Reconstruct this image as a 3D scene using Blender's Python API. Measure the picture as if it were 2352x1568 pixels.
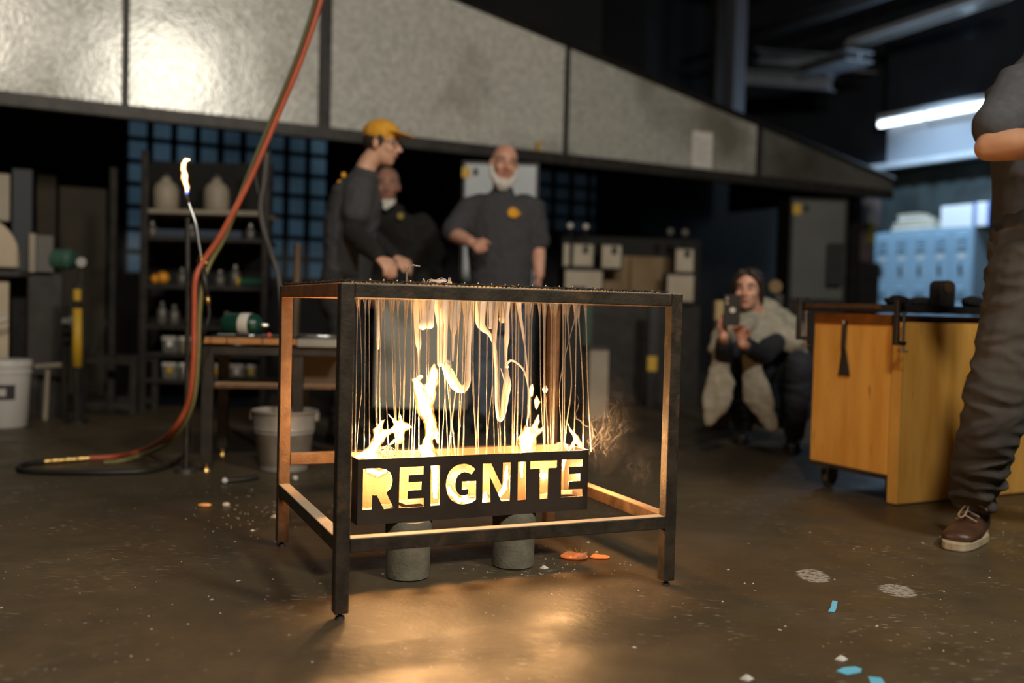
import bpy, math, random
from mathutils import Vector as V, Matrix, noise
random.seed(7)
S = bpy.context.scene
COL = S.collection
for o in list(bpy.data.objects): bpy.data.objects.remove(o)

# ---------------------------------------------------------------- camera
FPX, PITCH, ROLL, CH = 2280.0, 0.034, -0.0253, 0.77
fw = V((0, math.cos(PITCH), -math.sin(PITCH)))
_r = V((1, 0, 0)); _d = fw.cross(_r)
RT = math.cos(ROLL)*_r + math.sin(ROLL)*_d
DN = -math.sin(ROLL)*_r + math.cos(ROLL)*_d
CO = V((0, 0, CH))
cam = bpy.data.cameras.new('camera'); co = bpy.data.objects.new('camera', cam); COL.objects.link(co)
m = Matrix.Identity(4)
for i in range(3):
    m[i][0] = RT[i]; m[i][1] = -DN[i]; m[i][2] = -fw[i]; m[i][3] = CO[i]
co.matrix_world = m
cam.sensor_width = 36; cam.lens = FPX/2352*36
cam.dof.use_dof = True; cam.dof.focus_distance = 2.78; cam.dof.aperture_fstop = 1.25
cam.clip_start = 0.05; cam.clip_end = 100
S.camera = co
S.view_settings.view_transform = 'Standard'; S.view_settings.look = 'None'
S.view_settings.gamma = 1; S.view_settings.use_curve_mapping = False
S.view_settings.exposure = 0.0
S.cycles.max_bounces = 8; S.cycles.transparent_max_bounces = 16; S.cycles.transmission_bounces = 8
S.cycles.caustics_reflective = False; S.cycles.caustics_refractive = False
S.cycles.sample_clamp_indirect = 6.0
S.cycles.volume_step_rate = 1.0

# ---------------------------------------------------------------- world and room lamps
w = bpy.data.worlds.new('night'); S.world = w; w.use_nodes = True
w.node_tree.nodes['Background'].inputs[0].default_value = (0.10, 0.16, 0.26, 1)
w.node_tree.nodes['Background'].inputs[1].default_value = 0.02

def lamp(name, loc, energy, color, size=0.3, target=None, kind='AREA', size_y=None, spread=None, radius=None):
    l = bpy.data.lights.new(name, kind); o = bpy.data.objects.new(name, l); COL.objects.link(o)
    o.location = loc; l.energy = energy; l.color = color
    if kind == 'AREA':
        l.shape = 'RECTANGLE' if size_y else 'DISK'; l.size = size
        if size_y: l.size_y = size_y
        if spread: l.spread = spread
    else: l.shadow_soft_size = radius or size
    if kind == 'SPOT': l.spot_size = math.radians(spread or 60); l.spot_blend = 0.6
    if target is not None:
        d = V(target) - V(loc); o.rotation_euler = d.to_track_quat('-Z', 'Y').to_euler()
    return o
lamp('bay_lamp_right', (2.55, 0.3, 4.0), 165, (1.0, 0.93, 0.80), 0.7, (-0.6, 5.5, 0.8))
lamp('bay_lamp_left', (0.2, -1.6, 4.7), 175, (1.0, 0.90, 0.76), 0.6, (0.6, 4.0, 0.3))

def ray(px, py):
    return (fw + RT*((px-1176)/FPX) + DN*((py-784)/FPX))
def at(px, py, Y):
    d = ray(px, py); return CO + d*(Y/d.y)
def onz(px, py, z=0.0):
    d = ray(px, py); return CO + d*((z-CH)/d.z)
def onplane(px, py, P, n):
    d = ray(px, py); return CO + d*((P-CO).dot(n)/d.dot(n))

# ---------------------------------------------------------------- materials
def nodes(name):
    m = bpy.data.materials.new(name); m.use_nodes = True
    nt = m.node_tree; b = nt.nodes['Principled BSDF']
    return m, nt, b
def mat(name, c, rough=0.6, metal=0.0, c2=None, scale=8.0, bump=0.0, bscale=None, detail=6, lo=0.35, hi=0.65,
        stretch=(1, 1, 1), rough2=None, spec=0.5, c3=None, s3=3.0, lo3=0.55, hi3=0.75, **kw):
    """one colour, or two or three mixed by noise, with fine bump"""
    m, nt, b = nodes(name); N = nt.nodes; L = nt.links
    b.inputs['Base Color'].default_value = (*c, 1); b.inputs['Roughness'].default_value = rough
    b.inputs['Metallic'].default_value = metal; b.inputs['Specular IOR Level'].default_value = spec
    for k, v in kw.items(): b.inputs[k].default_value = v
    if c2 or bump or rough2 is not None:
        tc = N.new('ShaderNodeTexCoord'); mp = N.new('ShaderNodeMapping'); mp.inputs['Scale'].default_value = stretch
        L.new(tc.outputs['Object'], mp.inputs['Vector'])
        nz = N.new('ShaderNodeTexNoise'); nz.inputs['Scale'].default_value = scale; nz.inputs['Detail'].default_value = detail
        L.new(mp.outputs[0], nz.inputs['Vector'])
        mr = N.new('ShaderNodeMapRange'); mr.inputs[1].default_value = lo; mr.inputs[2].default_value = hi
        L.new(nz.outputs['Fac'], mr.inputs[0])
        if c2:
            mx = N.new('ShaderNodeMix'); mx.data_type = 'RGBA'
            mx.inputs[6].default_value = (*c, 1); mx.inputs[7].default_value = (*c2, 1)
            L.new(mr.outputs[0], mx.inputs[0]); out = mx.outputs[2]
            if c3:
                n3 = N.new('ShaderNodeTexNoise'); n3.inputs['Scale'].default_value = s3; n3.inputs['Detail'].default_value = 8
                L.new(mp.outputs[0], n3.inputs['Vector'])
                m3 = N.new('ShaderNodeMapRange'); m3.inputs[1].default_value = lo3; m3.inputs[2].default_value = hi3
                L.new(n3.outputs['Fac'], m3.inputs[0])
                x3 = N.new('ShaderNodeMix'); x3.data_type = 'RGBA'; x3.inputs[7].default_value = (*c3, 1)
                L.new(m3.outputs[0], x3.inputs[0]); L.new(out, x3.inputs[6]); out = x3.outputs[2]
            L.new(out, b.inputs['Base Color'])
        if rough2 is not None:
            rr = N.new('ShaderNodeMapRange'); rr.inputs[3].default_value = rough; rr.inputs[4].default_value = rough2
            L.new(mr.outputs[0], rr.inputs[0]); L.new(rr.outputs[0], b.inputs['Roughness'])
        if bump:
            bp = N.new('ShaderNodeBump'); bp.inputs['Strength'].default_value = bump; bp.inputs['Distance'].default_value = 0.003
            nb = N.new('ShaderNodeTexNoise'); nb.inputs['Scale'].default_value = bscale or scale*4; nb.inputs['Detail'].default_value = 6
            L.new(mp.outputs[0], nb.inputs['Vector'])
            L.new(nb.outputs['Fac'], bp.inputs['Height']); L.new(bp.outputs[0], b.inputs['Normal'])
    return m
def emit(name, c, s):
    m, nt, b = nodes(name)
    b.inputs['Base Color'].default_value = (*c, 1)
    b.inputs['Emission Color'].default_value = (*c, 1); b.inputs['Emission Strength'].default_value = s
    return m

M = {}
M['steel'] = mat('raw_black_steel', (0.034, 0.027, 0.019), 0.5, 0.45, (0.068, 0.053, 0.037), 22, 0.35, 120, c3=(0.15, 0.085, 0.045), s3=14, lo3=0.58, hi3=0.74)
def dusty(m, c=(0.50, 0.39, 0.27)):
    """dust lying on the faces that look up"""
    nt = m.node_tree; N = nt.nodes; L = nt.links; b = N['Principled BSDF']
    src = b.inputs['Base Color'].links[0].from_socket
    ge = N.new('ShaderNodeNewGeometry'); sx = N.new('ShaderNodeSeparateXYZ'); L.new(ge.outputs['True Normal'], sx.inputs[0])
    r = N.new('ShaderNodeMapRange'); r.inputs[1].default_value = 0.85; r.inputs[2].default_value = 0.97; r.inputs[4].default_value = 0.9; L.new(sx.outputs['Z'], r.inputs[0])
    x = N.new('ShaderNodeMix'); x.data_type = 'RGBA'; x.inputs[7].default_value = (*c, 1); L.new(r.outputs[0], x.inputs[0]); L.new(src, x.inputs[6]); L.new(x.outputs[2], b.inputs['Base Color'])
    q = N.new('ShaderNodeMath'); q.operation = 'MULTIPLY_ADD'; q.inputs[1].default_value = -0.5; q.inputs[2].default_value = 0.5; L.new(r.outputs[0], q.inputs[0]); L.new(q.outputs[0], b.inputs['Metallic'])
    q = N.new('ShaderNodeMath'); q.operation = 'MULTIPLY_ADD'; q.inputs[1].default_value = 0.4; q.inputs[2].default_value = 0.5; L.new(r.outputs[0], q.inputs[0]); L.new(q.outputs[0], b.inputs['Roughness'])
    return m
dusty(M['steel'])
M['rust'] = mat('rusty_steel', (0.095, 0.052, 0.028), 0.62, 0.25, (0.155, 0.09, 0.05), 30, 0.35, 140, c3=(0.10, 0.055, 0.03), s3=20, lo3=0.5, hi3=0.7)
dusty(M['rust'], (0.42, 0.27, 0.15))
M['trough'] = mat('heat_dark_sheet_steel', (0.040, 0.030, 0.022), 0.48, 0.4, (0.062, 0.048, 0.036), 9, 0.15, 160)
M['trough_in'] = mat('scaled_sheet_steel', (0.13, 0.078, 0.036), 0.6, 0.3, (0.08, 0.046, 0.02), 14, 0.3, 90)
M['blacksteel'] = mat('painted_black_steel', (0.018, 0.017, 0.016), 0.5, 0.3, (0.035, 0.031, 0.027), 12, 0.2, 90)
M['darksteel'] = mat('dark_grey_steel', (0.035, 0.033, 0.03), 0.5, 0.4, (0.06, 0.054, 0.048), 12, 0.2, 90)
M['concrete'] = mat('cast_concrete', (0.125, 0.115, 0.082), 0.85, 0, (0.18, 0.165, 0.12), 30, 0.5, 120, c3=(0.10, 0.10, 0.08), s3=60, lo3=0.6, hi3=0.68)
M['brass'] = mat('brass', (0.62, 0.42, 0.16), 0.35, 1.0, (0.5, 0.33, 0.12), 30)
M['chrome'] = mat('bright_metal', (0.6, 0.6, 0.6), 0.3, 1.0)
M['redhose'] = mat('red_rubber_hose', (0.42, 0.085, 0.035), 0.5, 0, (0.34, 0.07, 0.03), 20)
M['greenhose'] = mat('olive_rubber_hose', (0.13, 0.15, 0.055), 0.5, 0, (0.17, 0.15, 0.07), 20)
M['blackrubber'] = mat('black_rubber', (0.008, 0.008, 0.008), 0.5, 0, (0.014, 0.014, 0.014), 10)
M['galv'] = None
M['yellowply'] = mat('yellow_stained_plywood', (0.66, 0.33, 0.06), 0.45, 0, (0.80, 0.44, 0.10), 3.0, 0.08, 60, stretch=(6, 6, 1), c3=(0.26, 0.12, 0.035), s3=7, lo3=0.66, hi3=0.8)
M['greyplastic'] = mat('grey_plastic', (0.35, 0.35, 0.33), 0.5)
M['white'] = mat('white_paint', (0.62, 0.60, 0.55), 0.5, 0, (0.5, 0.48, 0.43), 6)
M['cream'] = mat('cream_enamel', (0.50, 0.44, 0.33), 0.5, 0, (0.42, 0.36, 0.27), 4)
M['beige'] = mat('beige_enamel', (0.38, 0.33, 0.25), 0.55, 0, (0.30, 0.26, 0.2), 5)
M['paper'] = mat('paper', (0.82, 0.79, 0.74), 0.8)

# ---------------------------------------------------------------- mesh building
class F:
    """a horizontal frame: origin and yaw; u along, v across (to the left of u), w up"""
    def __init__(s, o, yaw=0.0):
        s.o = V(o); s.yaw = yaw; s.u = V((math.cos(yaw), math.sin(yaw), 0)); s.v = V((-math.sin(yaw), math.cos(yaw), 0)); s.w = V((0, 0, 1))
    def p(s, u, v, w): return s.o + s.u*u + s.v*v + s.w*w
W0 = F((0, 0, 0))
class MB:
    def __init__(s): s.v = []; s.f = []; s.mi = []; s.cur = 0
    def add(s, vs, fs):
        b = len(s.v); s.v += [V(x) for x in vs]; s.f += [tuple(i+b for i in f) for f in fs]; s.mi += [s.cur]*len(fs); return s
    def box(s, fr, u0, u1, v0, v1, w0, w1):
        c = [fr.p(u, v, w_) for w_ in (w0, w1) for v in (v0, v1) for u in (u0, u1)]
        return s.add(c, [(0, 2, 3, 1), (4, 5, 7, 6), (0, 1, 5, 4), (2, 6, 7, 3), (0, 4, 6, 2), (1, 3, 7, 5)])
    def hexa(s, c):
        return s.add(c, [(0, 2, 3, 1), (4, 5, 7, 6), (0, 1, 5, 4), (2, 6, 7, 3), (0, 4, 6, 2), (1, 3, 7, 5)])
    def prism(s, pts, d):
        n = len(pts); d = V(d); pts = [V(p) for p in pts]
        vs = pts + [p+d for p in pts]
        fs = [tuple(range(n-1, -1, -1)), tuple(range(n, 2*n))] + [(i, (i+1) % n, n+(i+1) % n, n+i) for i in range(n)]
        return s.add(vs, fs)
    def tube(s, pts, rad, n=10, ry=None, side=None, round_caps=False):
        pts = [V(p) for p in pts]; k = len(pts)
        if not hasattr(rad, '__len__'): rad = [rad]*k
        rad = list(rad); ryl = list(ry) if ry is not None else list(rad)
        if round_caps:
            t0 = (pts[0]-pts[1]).normalized(); t1 = (pts[-1]-pts[-2]).normalized()
            fr_ = ((0.35, 0.94), (0.7, 0.71), (0.93, 0.37))
            h0 = min(rad[0], ryl[0]); h1 = min(rad[-1], ryl[-1])
            pre = [(pts[0]+t0*h0*a, rad[0]*b, ryl[0]*b) for a, b in reversed(fr_)]
            post = [(pts[-1]+t1*h1*a, rad[-1]*b, ryl[-1]*b) for a, b in fr_]
            pts = [x[0] for x in pre]+pts+[x[0] for x in post]
            rad = [x[1] for x in pre]+rad+[x[1] for x in post]
            ryl = [x[2] for x in pre]+ryl+[x[2] for x in post]; k = len(pts)
        tan = []
        for i in range(k):
            t = pts[min(i+1, k-1)]-pts[max(i-1, 0)]
            tan.append(t.normalized() if t.length > 1e-9 else V((0, 0, 1)))
        if side is None:
            a = V((0, 0, 1)) if abs(tan[0].z) < 0.9 else V((1, 0, 0))
            side = tan[0].cross(a).normalized()
        vs = []; sd = V(side)
        for i in range(k):
            sd = (sd - tan[i]*sd.dot(tan[i]))
            if sd.length < 1e-6: sd = tan[i].orthogonal()
            sd.normalize(); up = tan[i].cross(sd)
            for j in range(n):
                a = 2*math.pi*j/n
                vs.append(pts[i]+sd*(math.cos(a)*rad[i])+up*(math.sin(a)*ryl[i]))
        fs = []
        for i in range(k-1):
            for j in range(n):
                fs.append((i*n+j, i*n+(j+1) % n, (i+1)*n+(j+1) % n, (i+1)*n+j))
        fs.append(tuple(range(n-1, -1, -1))); fs.append(tuple(range((k-1)*n, k*n)))
        return s.add(vs, fs)
    def cyl(s, p0, p1, r0, r1=None, n=20): return s.tube([p0, p1], [r0, r0 if r1 is None else r1], n)
    def lathe(s, base, prof, n=28, axis=(0, 0, 1)):
        """prof: (radius, height) list"""
        ax = V(axis).normalized(); sd = ax.orthogonal().normalized(); up = ax.cross(sd); vs = []
        for r, h in prof:
            for j in range(n):
                a = 2*math.pi*j/n
                vs.append(V(base)+ax*h+sd*(math.cos(a)*r)+up*(math.sin(a)*r))
        k = len(prof); fs = [(i*n+j, i*n+(j+1) % n, (i+1)*n+(j+1) % n, (i+1)*n+j) for i in range(k-1) for j in range(n)]
        if prof[0][0] > 1e-6: fs.append(tuple(range(n-1, -1, -1)))
        if prof[-1][0] > 1e-6: fs.append(tuple(range((k-1)*n, k*n)))
        return s.add(vs, fs)
    def ell(s, c, a, b, cc, nu=16, nv=10):
        """ellipsoid with axis vectors"""
        c, a, b, cc = V(c), V(a), V(b), V(cc); vs = []
        for i in range(1, nv):
            t = math.pi*i/nv
            for j in range(nu):
                p = 2*math.pi*j/nu
                vs.append(c+a*(math.sin(t)*math.cos(p))+b*(math.sin(t)*math.sin(p))+cc*math.cos(t))
        top = len(vs); vs += [c+cc, c-cc]
        fs = [(i*nu+j, (i+1)*nu+j, (i+1)*nu+(j+1) % nu, i*nu+(j+1) % nu) for i in range(nv-2) for j in range(nu)]
        fs += [(top, j, (j+1) % nu) for j in range(nu)]
        fs += [(top+1, (nv-2)*nu+(j+1) % nu, (nv-2)*nu+j) for j in range(nu)]
        return s.add(vs, fs)
    def sph(s, c, r, nu=14, nv=8): return s.ell(c, (r, 0, 0), (0, r, 0), (0, 0, r), nu, nv)
    def obj(s, name, mats, parent=None, bevel=0.0, smooth=False, seg=2, auto=None):
        me = bpy.data.meshes.new(name)
        me.from_pydata([tuple(x) for x in s.v], [], s.f)
        if not isinstance(mats, (list, tuple)): mats = [mats]
        for q in mats: me.materials.append(q)
        if len(mats) > 1: me.polygons.foreach_set('material_index', s.mi)
        me.validate(); me.update()
        import bmesh
        bm = bmesh.new(); bm.from_mesh(me); bmesh.ops.recalc_face_normals(bm, faces=bm.faces); bm.to_mesh(me); bm.free()
        o = bpy.data.objects.new(name, me); COL.objects.link(o)
        if smooth: me.shade_smooth()
        elif auto:
            me.shade_smooth()
            me.set_sharp_from_angle(angle=math.radians(auto))
        if bevel:
            b = o.modifiers.new('bevel', 'BEVEL'); b.width = bevel; b.segments = seg; b.limit_method = 'ANGLE'; b.angle_limit = math.radians(40)
        if parent is not None: adopt(o, parent)
        return o
def adopt(o, parent):
    o.parent = parent; o.matrix_parent_inverse = Matrix.LocRotScale(parent.location, parent.rotation_euler, None).inverted() if parent.parent is None and parent.type == 'EMPTY' else Matrix.Identity(4)
def thing(name, label, cat, loc=(0, 0, 0), group=None):
    o = bpy.data.objects.new(name, None); o.empty_display_size = 0.1; COL.objects.link(o); o.location = loc
    return tag(o, label, cat, group)
def tag(o, label=None, cat=None, group=None, kind=None):
    if label: o['label'] = label
    if cat: o['category'] = cat
    if group: o['group'] = group
    if kind: o['kind'] = kind
    return o
def struct(o): o['kind'] = 'structure'; return o
def blob(name, mb, mat_, parent=None, voxel=0.008, smooth=4, wr=None):
    """joins overlapping closed shapes into one continuous skin"""
    me = bpy.data.meshes.new(name); me.from_pydata([tuple(x) for x in mb.v], [], mb.f); me.update()
    import bmesh
    bm = bmesh.new(); bm.from_mesh(me); bmesh.ops.recalc_face_normals(bm, faces=bm.faces); bm.to_mesh(me); bm.free()
    o = bpy.data.objects.new(name, me); COL.objects.link(o)
    r = o.modifiers.new('r', 'REMESH'); r.mode = 'VOXEL'; r.voxel_size = voxel
    if smooth:
        q = o.modifiers.new('s', 'SMOOTH'); q.factor = 0.5; q.iterations = smooth
    dg = bpy.context.evaluated_depsgraph_get()
    me2 = bpy.data.meshes.new_from_object(o.evaluated_get(dg)); me2.name = name
    o.modifiers.clear(); o.data = me2; bpy.data.meshes.remove(me)
    me2.materials.clear(); me2.materials.append(mat_)
    if wr:
        ns = [v.normal.copy() for v in me2.vertices]
        for v, n in zip(me2.vertices, ns): v.co += n*wr(v.co)
    me2.shade_smooth()
    if parent is not None: adopt(o, parent)
    return o
def linkto(o, parent): adopt(o, parent); return o
# ================================================================= the room
RY = math.radians(28.2)
HU = V((math.cos(RY), math.sin(RY), 0)); HN = V((-math.sin(RY), math.cos(RY), 0))   # along the hood, away from the camera
A0 = V((-3.39, 6.57, 0))                                                              # a point under the hood's front edge
HB = F(A0, RY)

def floor_mat():
    m, nt, b = nodes('worn_concrete_floor'); N = nt.nodes; L = nt.links
    tc = N.new('ShaderNodeTexCoord')
    def nz(sc, det=8, rot=0, st=(1, 1, 1), dist=0.0):
        mp = N.new('ShaderNodeMapping'); mp.inputs['Scale'].default_value = st; mp.inputs['Rotation'].default_value = (0, 0, rot)
        L.new(tc.outputs['Object'], mp.inputs['Vector'])
        n = N.new('ShaderNodeTexNoise'); n.inputs['Scale'].default_value = sc; n.inputs['Detail'].default_value = det
        n.inputs['Distortion'].default_value = dist
        L.new(mp.outputs[0], n.inputs['Vector']); return n.outputs['Fac']
    def rng(x, a, c, lo=0, hi=1):
        r = N.new('ShaderNodeMapRange'); r.inputs[1].default_value = a; r.inputs[2].default_value = c; r.inputs[3].default_value = lo; r.inputs[4].default_value = hi
        L.new(x, r.inputs[0]); return r.outputs[0]
    def mix(f, a, c):
        x = N.new('ShaderNodeMix'); x.data_type = 'RGBA'; L.new(f, x.inputs[0])
        for s_, val in ((6, a), (7, c)):
            if isinstance(val, tuple): x.inputs[s_].default_value = (*val, 1)
            else: L.new(val, x.inputs[s_])
        return x.outputs[2]
    def mul(a, c):
        x = N.new('ShaderNodeMath'); x.operation = 'MULTIPLY'; L.new(a, x.inputs[0]); L.new(c, x.inputs[1]); return x.outputs[0]
    c = mix(rng(nz(1.3), 0.35, 0.68), (0.054, 0.0385, 0.0195), (0.090, 0.067, 0.036))
    c = mix(rng(nz(9, 10), 0.4, 0.75), c, (0.055, 0.041, 0.024))
    c = mix(mul(rng(nz(26, 8, 0.5, (1, 2.2, 1)), 0.60, 0.72), rng(nz(2.2), 0.48, 0.62)), c, (0.30, 0.26, 0.20))   # pale scuffs
    c = mix(mul(rng(nz(60, 4), 0.66, 0.72), rng(nz(3.1), 0.5, 0.6)), c, (0.38, 0.35, 0.30))
    L.new(c, b.inputs['Base Color'])
    L.new(rng(nz(5), 0.3, 0.7, 0.36, 0.60), b.inputs['Roughness'])
    bp = N.new('ShaderNodeBump'); bp.inputs['Strength'].default_value = 0.35; bp.inputs['Distance'].default_value = 0.006
    L.new(nz(38, 10), bp.inputs['Height']); L.new(bp.outputs[0], b.inputs['Normal'])
    return m
mb = MB(); mb.box(W0, -8, 11, -3, 20, -0.1, 0.0)
struct(mb.obj('floor', floor_mat()))
M['sootwall'] = mat('soot_black_wall', (0.006, 0.0055, 0.005), 0.8, 0, (0.011, 0.0095, 0.008), 2.0, 0.2, 20)
M['bluewall'] = mat('pale_painted_wall', (0.42, 0.45, 0.48), 0.6, 0, (0.34, 0.37, 0.40), 3.0)
M['ceil'] = mat('dark_roof_deck', (0.025, 0.025, 0.027), 0.8, 0, (0.04, 0.04, 0.042), 2)
mb = MB(); mb.box(W0, -8, 11, -3, 20, 6.0, 6.15); struct(mb.obj('ceiling', M['ceil']))
BW = 2.7                                           # back wall lies this far behind the hood's front
# back wall with two openings for the windows
def upl(px, py, v):                                # pixel -> (u, w) on the plane parallel to the hood at distance v behind it
    P = onplane(px, py, A0+HN*v, HN); return (P-A0).dot(HU), P.z
u0, wt = upl(290, 262, BW); u1, wb_ = upl(752, 640, BW)
w1t = upl(290, 262, BW)[1]; w1b = upl(752, 645, BW)[1]
u2, _ = upl(1235, 330, BW); u3, _ = upl(1470, 540, BW)
w2t = upl(1235, 385, BW)[1]; w2b = upl(1470, 545, BW)[1]
PL = at(2150, 700, 13.0); RWu_ = (PL-A0).dot(HU)+0.42
mb = MB()
zt = 6.0
for (a, b_, lo, hi) in ((-6, u0, 0, zt), (u0, u1, 0, w1b), (u0, u1, w1t, zt), (u1, u2, 0, zt), (u2, u3, 0, w2b), (u2, u3, w2t, zt), (u3, 6.4, 0, zt), (6.4, RWu_-0.002, 0, 2.75)):
    mb.box(HB, a, b_, BW, BW+0.25, lo, hi)
struct(mb.obj('wall_back', M['sootwall']))
RW = 9.95                                          # right wall distance along u is found from the lockers
PL = at(2150, 700, 13.0); RWu = (PL-A0).dot(HU)+0.42
mb = MB(); mb.box(HB, RWu, RWu+0.25, -9, 9, 0, 6.0); M['darkwall'] = mat('shade_dark_wall', (0.035, 0.042, 0.055), 0.7, 0, (0.025, 0.03, 0.04), 2); struct(mb.obj('wall_right', M['darkwall']))  # wall coloured dark to stand for the unlit area above the lamp
mb = MB(); mb.box(HB, -3.2, -2.95, -9, BW+0.2, 0, 6.0); struct(mb.obj('wall_left', M['sootwall']))
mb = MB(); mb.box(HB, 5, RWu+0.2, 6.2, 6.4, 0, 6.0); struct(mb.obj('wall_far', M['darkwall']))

M['pane'] = emit('dusk_lit_glass', (0.15, 0.28, 0.40), 0.10)
nt = M['pane'].node_tree; b = nt.nodes['Principled BSDF']; b.inputs['Roughness'].default_value = 0.25
b.inputs['Base Color'].default_value = (0.03, 0.05, 0.08, 1)
nzn = nt.nodes.new('ShaderNodeTexNoise'); nzn.inputs['Scale'].default_value = 1.1
tcn = nt.nodes.new('ShaderNodeTexCoord'); nt.links.new(tcn.outputs['Object'], nzn.inputs['Vector'])
mrn = nt.nodes.new('ShaderNodeMapRange'); mrn.inputs[1].default_value = 0.3; mrn.inputs[2].default_value = 0.7; mrn.inputs[3].default_value = 0.055; mrn.inputs[4].default_value = 0.19
nt.links.new(nzn.outputs['Fac'], mrn.inputs[0]); nt.links.new(mrn.outputs[0], b.inputs['Emission Strength'])
M['pane2'] = emit('dim_dusk_glass', (0.12, 0.20, 0.28), 0.035); M['pane2'].node_tree.nodes['Principled BSDF'].inputs['Base Color'].default_value = (0.03, 0.05, 0.08, 1)
def window(name, ua, ub, wa, wb, nu, nw, pm):
    root = thing(name, None, None, HB.p((ua+ub)/2, BW, wa)); struct(root)
    mb = MB(); du = (ub-ua)/nu; dw = (wb-wa)/nw; t = 0.030
    for i in range(nu+1): mb.box(HB, ua+du*i-t, ua+du*i+t, BW+0.02, BW+0.07, wa, wb)
    for j in range(nw+1): mb.box(HB, ua, ub, BW+0.025, BW+0.065, wa+dw*j-t*0.8, wa+dw*j+t*0.8)
    mb.obj('frame', M['blacksteel'], root)
    for i in range(nu):
        for j in range(nw):
            q = MB(); q.box(HB, ua+du*i+t*0.6, ua+du*(i+1)-t*0.6, BW+0.04, BW+0.05, wa+dw*j+t*0.5, wa+dw*(j+1)-t*0.5)
            q.obj('pane', pm, root)
window('window_1', u0, u1, w1b, w1t, 9, 7, M['pane'])
window('window_2', u2, u3, w2b, w2t, 6, 4, M['pane2'])

# ---------------------------------------------------------------- galvanised hood
def galv(name='galvanised_sheet', k=1.0):
    m, nt, b = nodes(name); N = nt.nodes; L = nt.links
    tc = N.new('ShaderNodeTexCoord')
    vo = N.new('ShaderNodeTexVoronoi'); vo.inputs['Scale'].default_value = 42; L.new(tc.outputs['Object'], vo.inputs['Vector'])
    n1 = N.new('ShaderNodeTexNoise'); n1.inputs['Scale'].default_value = 26; n1.inputs['Detail'].default_value = 6; L.new(tc.outputs['Object'], n1.inputs['Vector'])
    n2 = N.new('ShaderNodeTexNoise'); n2.inputs['Scale'].default_value = 1.1; n2.inputs['Detail'].default_value = 5; L.new(tc.outputs['Object'], n2.inputs['Vector'])
    x1 = N.new('ShaderNodeMix'); x1.data_type = 'RGBA'; x1.inputs[6].default_value = (0.52*k, 0.515*k, 0.475*k, 1); x1.inputs[7].default_value = (0.74*k, 0.735*k, 0.68*k, 1)
    r1 = N.new('ShaderNodeMapRange'); r1.inputs[1].default_value = 0.35; r1.inputs[2].default_value = 0.65; L.new(n1.outputs['Fac'], r1.inputs[0]); L.new(r1.outputs[0], x1.inputs[0])
    x2 = N.new('ShaderNodeMix'); x2.data_type = 'RGBA'; x2.inputs[7].default_value = (0.22*k, 0.20*k, 0.155*k, 1)
    r2 = N.new('ShaderNodeMapRange'); r2.inputs[1].default_value = 0.50; r2.inputs[2].default_value = 0.72; r2.inputs[4].default_value = 0.9; L.new(n2.outputs['Fac'], r2.inputs[0])
    L.new(r2.outputs[0], x2.inputs[0]); L.new(x1.outputs[2], x2.inputs[6]); L.new(x2.outputs[2], b.inputs['Base Color'])
    b.inputs['Metallic'].default_value = 0.10
    r3 = N.new('ShaderNodeMapRange'); r3.inputs[3].default_value = 0.17; r3.inputs[4].default_value = 0.30; L.new(n1.outputs['Fac'], r3.inputs[0]); L.new(r3.outputs[0], b.inputs['Roughness'])
    ad = N.new('ShaderNodeMath'); ad.operation = 'ADD'; L.new(vo.outputs['Distance'], ad.inputs[0])
    n3 = N.new('ShaderNodeTexNoise'); n3.inputs['Scale'].default_value = 2.5; L.new(tc.outputs['Object'], n3.inputs['Vector'])
    m3 = N.new('ShaderNodeMath'); m3.operation = 'MULTIPLY'; m3.inputs[1].default_value = 6; L.new(n3.outputs['Fac'], m3.inputs[0]); L.new(m3.outputs[0], ad.inputs[1])
    bp = N.new('ShaderNodeBump'); bp.inputs['Strength'].default_value = 0.08; bp.inputs['Distance'].default_value = 0.012
    L.new(ad.outputs[0], bp.inputs['Height']); L.new(bp.outputs[0], b.inputs['Normal'])
    return m
M['galv'] = galv(); M['galv_dull'] = galv('dull_sheet', 0.82); M['galv_dark'] = galv('dark_sheet', 0.26)  # same sheet in two darker tones for the right-hand panels
HZ = 2.10
hood = thing('extraction_hood', 'long galvanised sheet hood skirt with black straps above the back of the shop', 'hood', HB.p(4, 0, HZ))
uB = upl(2048, 441, 0)[0]
ua_, wa_ = upl(1060, 0, 0); ub_, wb2 = upl(2040, 408, 0)
def topw(u): return min(3.6, wa_ + (wb2-wa_)*(u-ua_)/(ub_-ua_))
straps = [(upl(289, 100, 0)[0], 0.022), (upl(746, 150, 0)[0], 0.048), (upl(1301, 200, 0)[0], 0.024), (upl(1742, 340, 0)[0], 0.03)]
edges = [-2.2] + [s_[0] for s_ in straps] + [uB]
for i in range(len(edges)-1):
    a, b_ = edges[i], edges[i+1]
    uk = ua_+(3.6-wa_)*(ub_-ua_)/(wb2-wa_)
    pts = [HB.p(a, 0, HZ), HB.p(b_, 0, HZ), HB.p(b_, 0, topw(b_))] + ([HB.p(uk, 0, 3.6)] if a < uk < b_ else []) + [HB.p(a, 0, topw(a))]
    mb = MB(); mb.prism(pts, HN*0.004); pn = mb.obj('sheet_panel', M[('galv', 'galv', 'galv', 'galv_dull', 'galv_dark')[i]], hood)
    if i == 4: pn['label'] = 'dark sheet at the right end'
for u, hw in straps:
    mb = MB(); mb.box(HB, u-hw, u+hw, -0.018, -0.001, HZ-0.05, topw(u)); mb.obj('strap', M['blacksteel'], hood, 0.003)
mb = MB(); mb.box(HB, -2.2, uB, -0.03, -0.002, HZ-0.085, HZ+0.004); mb.box(HB, -2.2, uB, -0.03, 0.06, HZ-0.09, HZ-0.082); mb.obj('bottom_angle', M['darksteel'], hood, 0.003)
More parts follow.
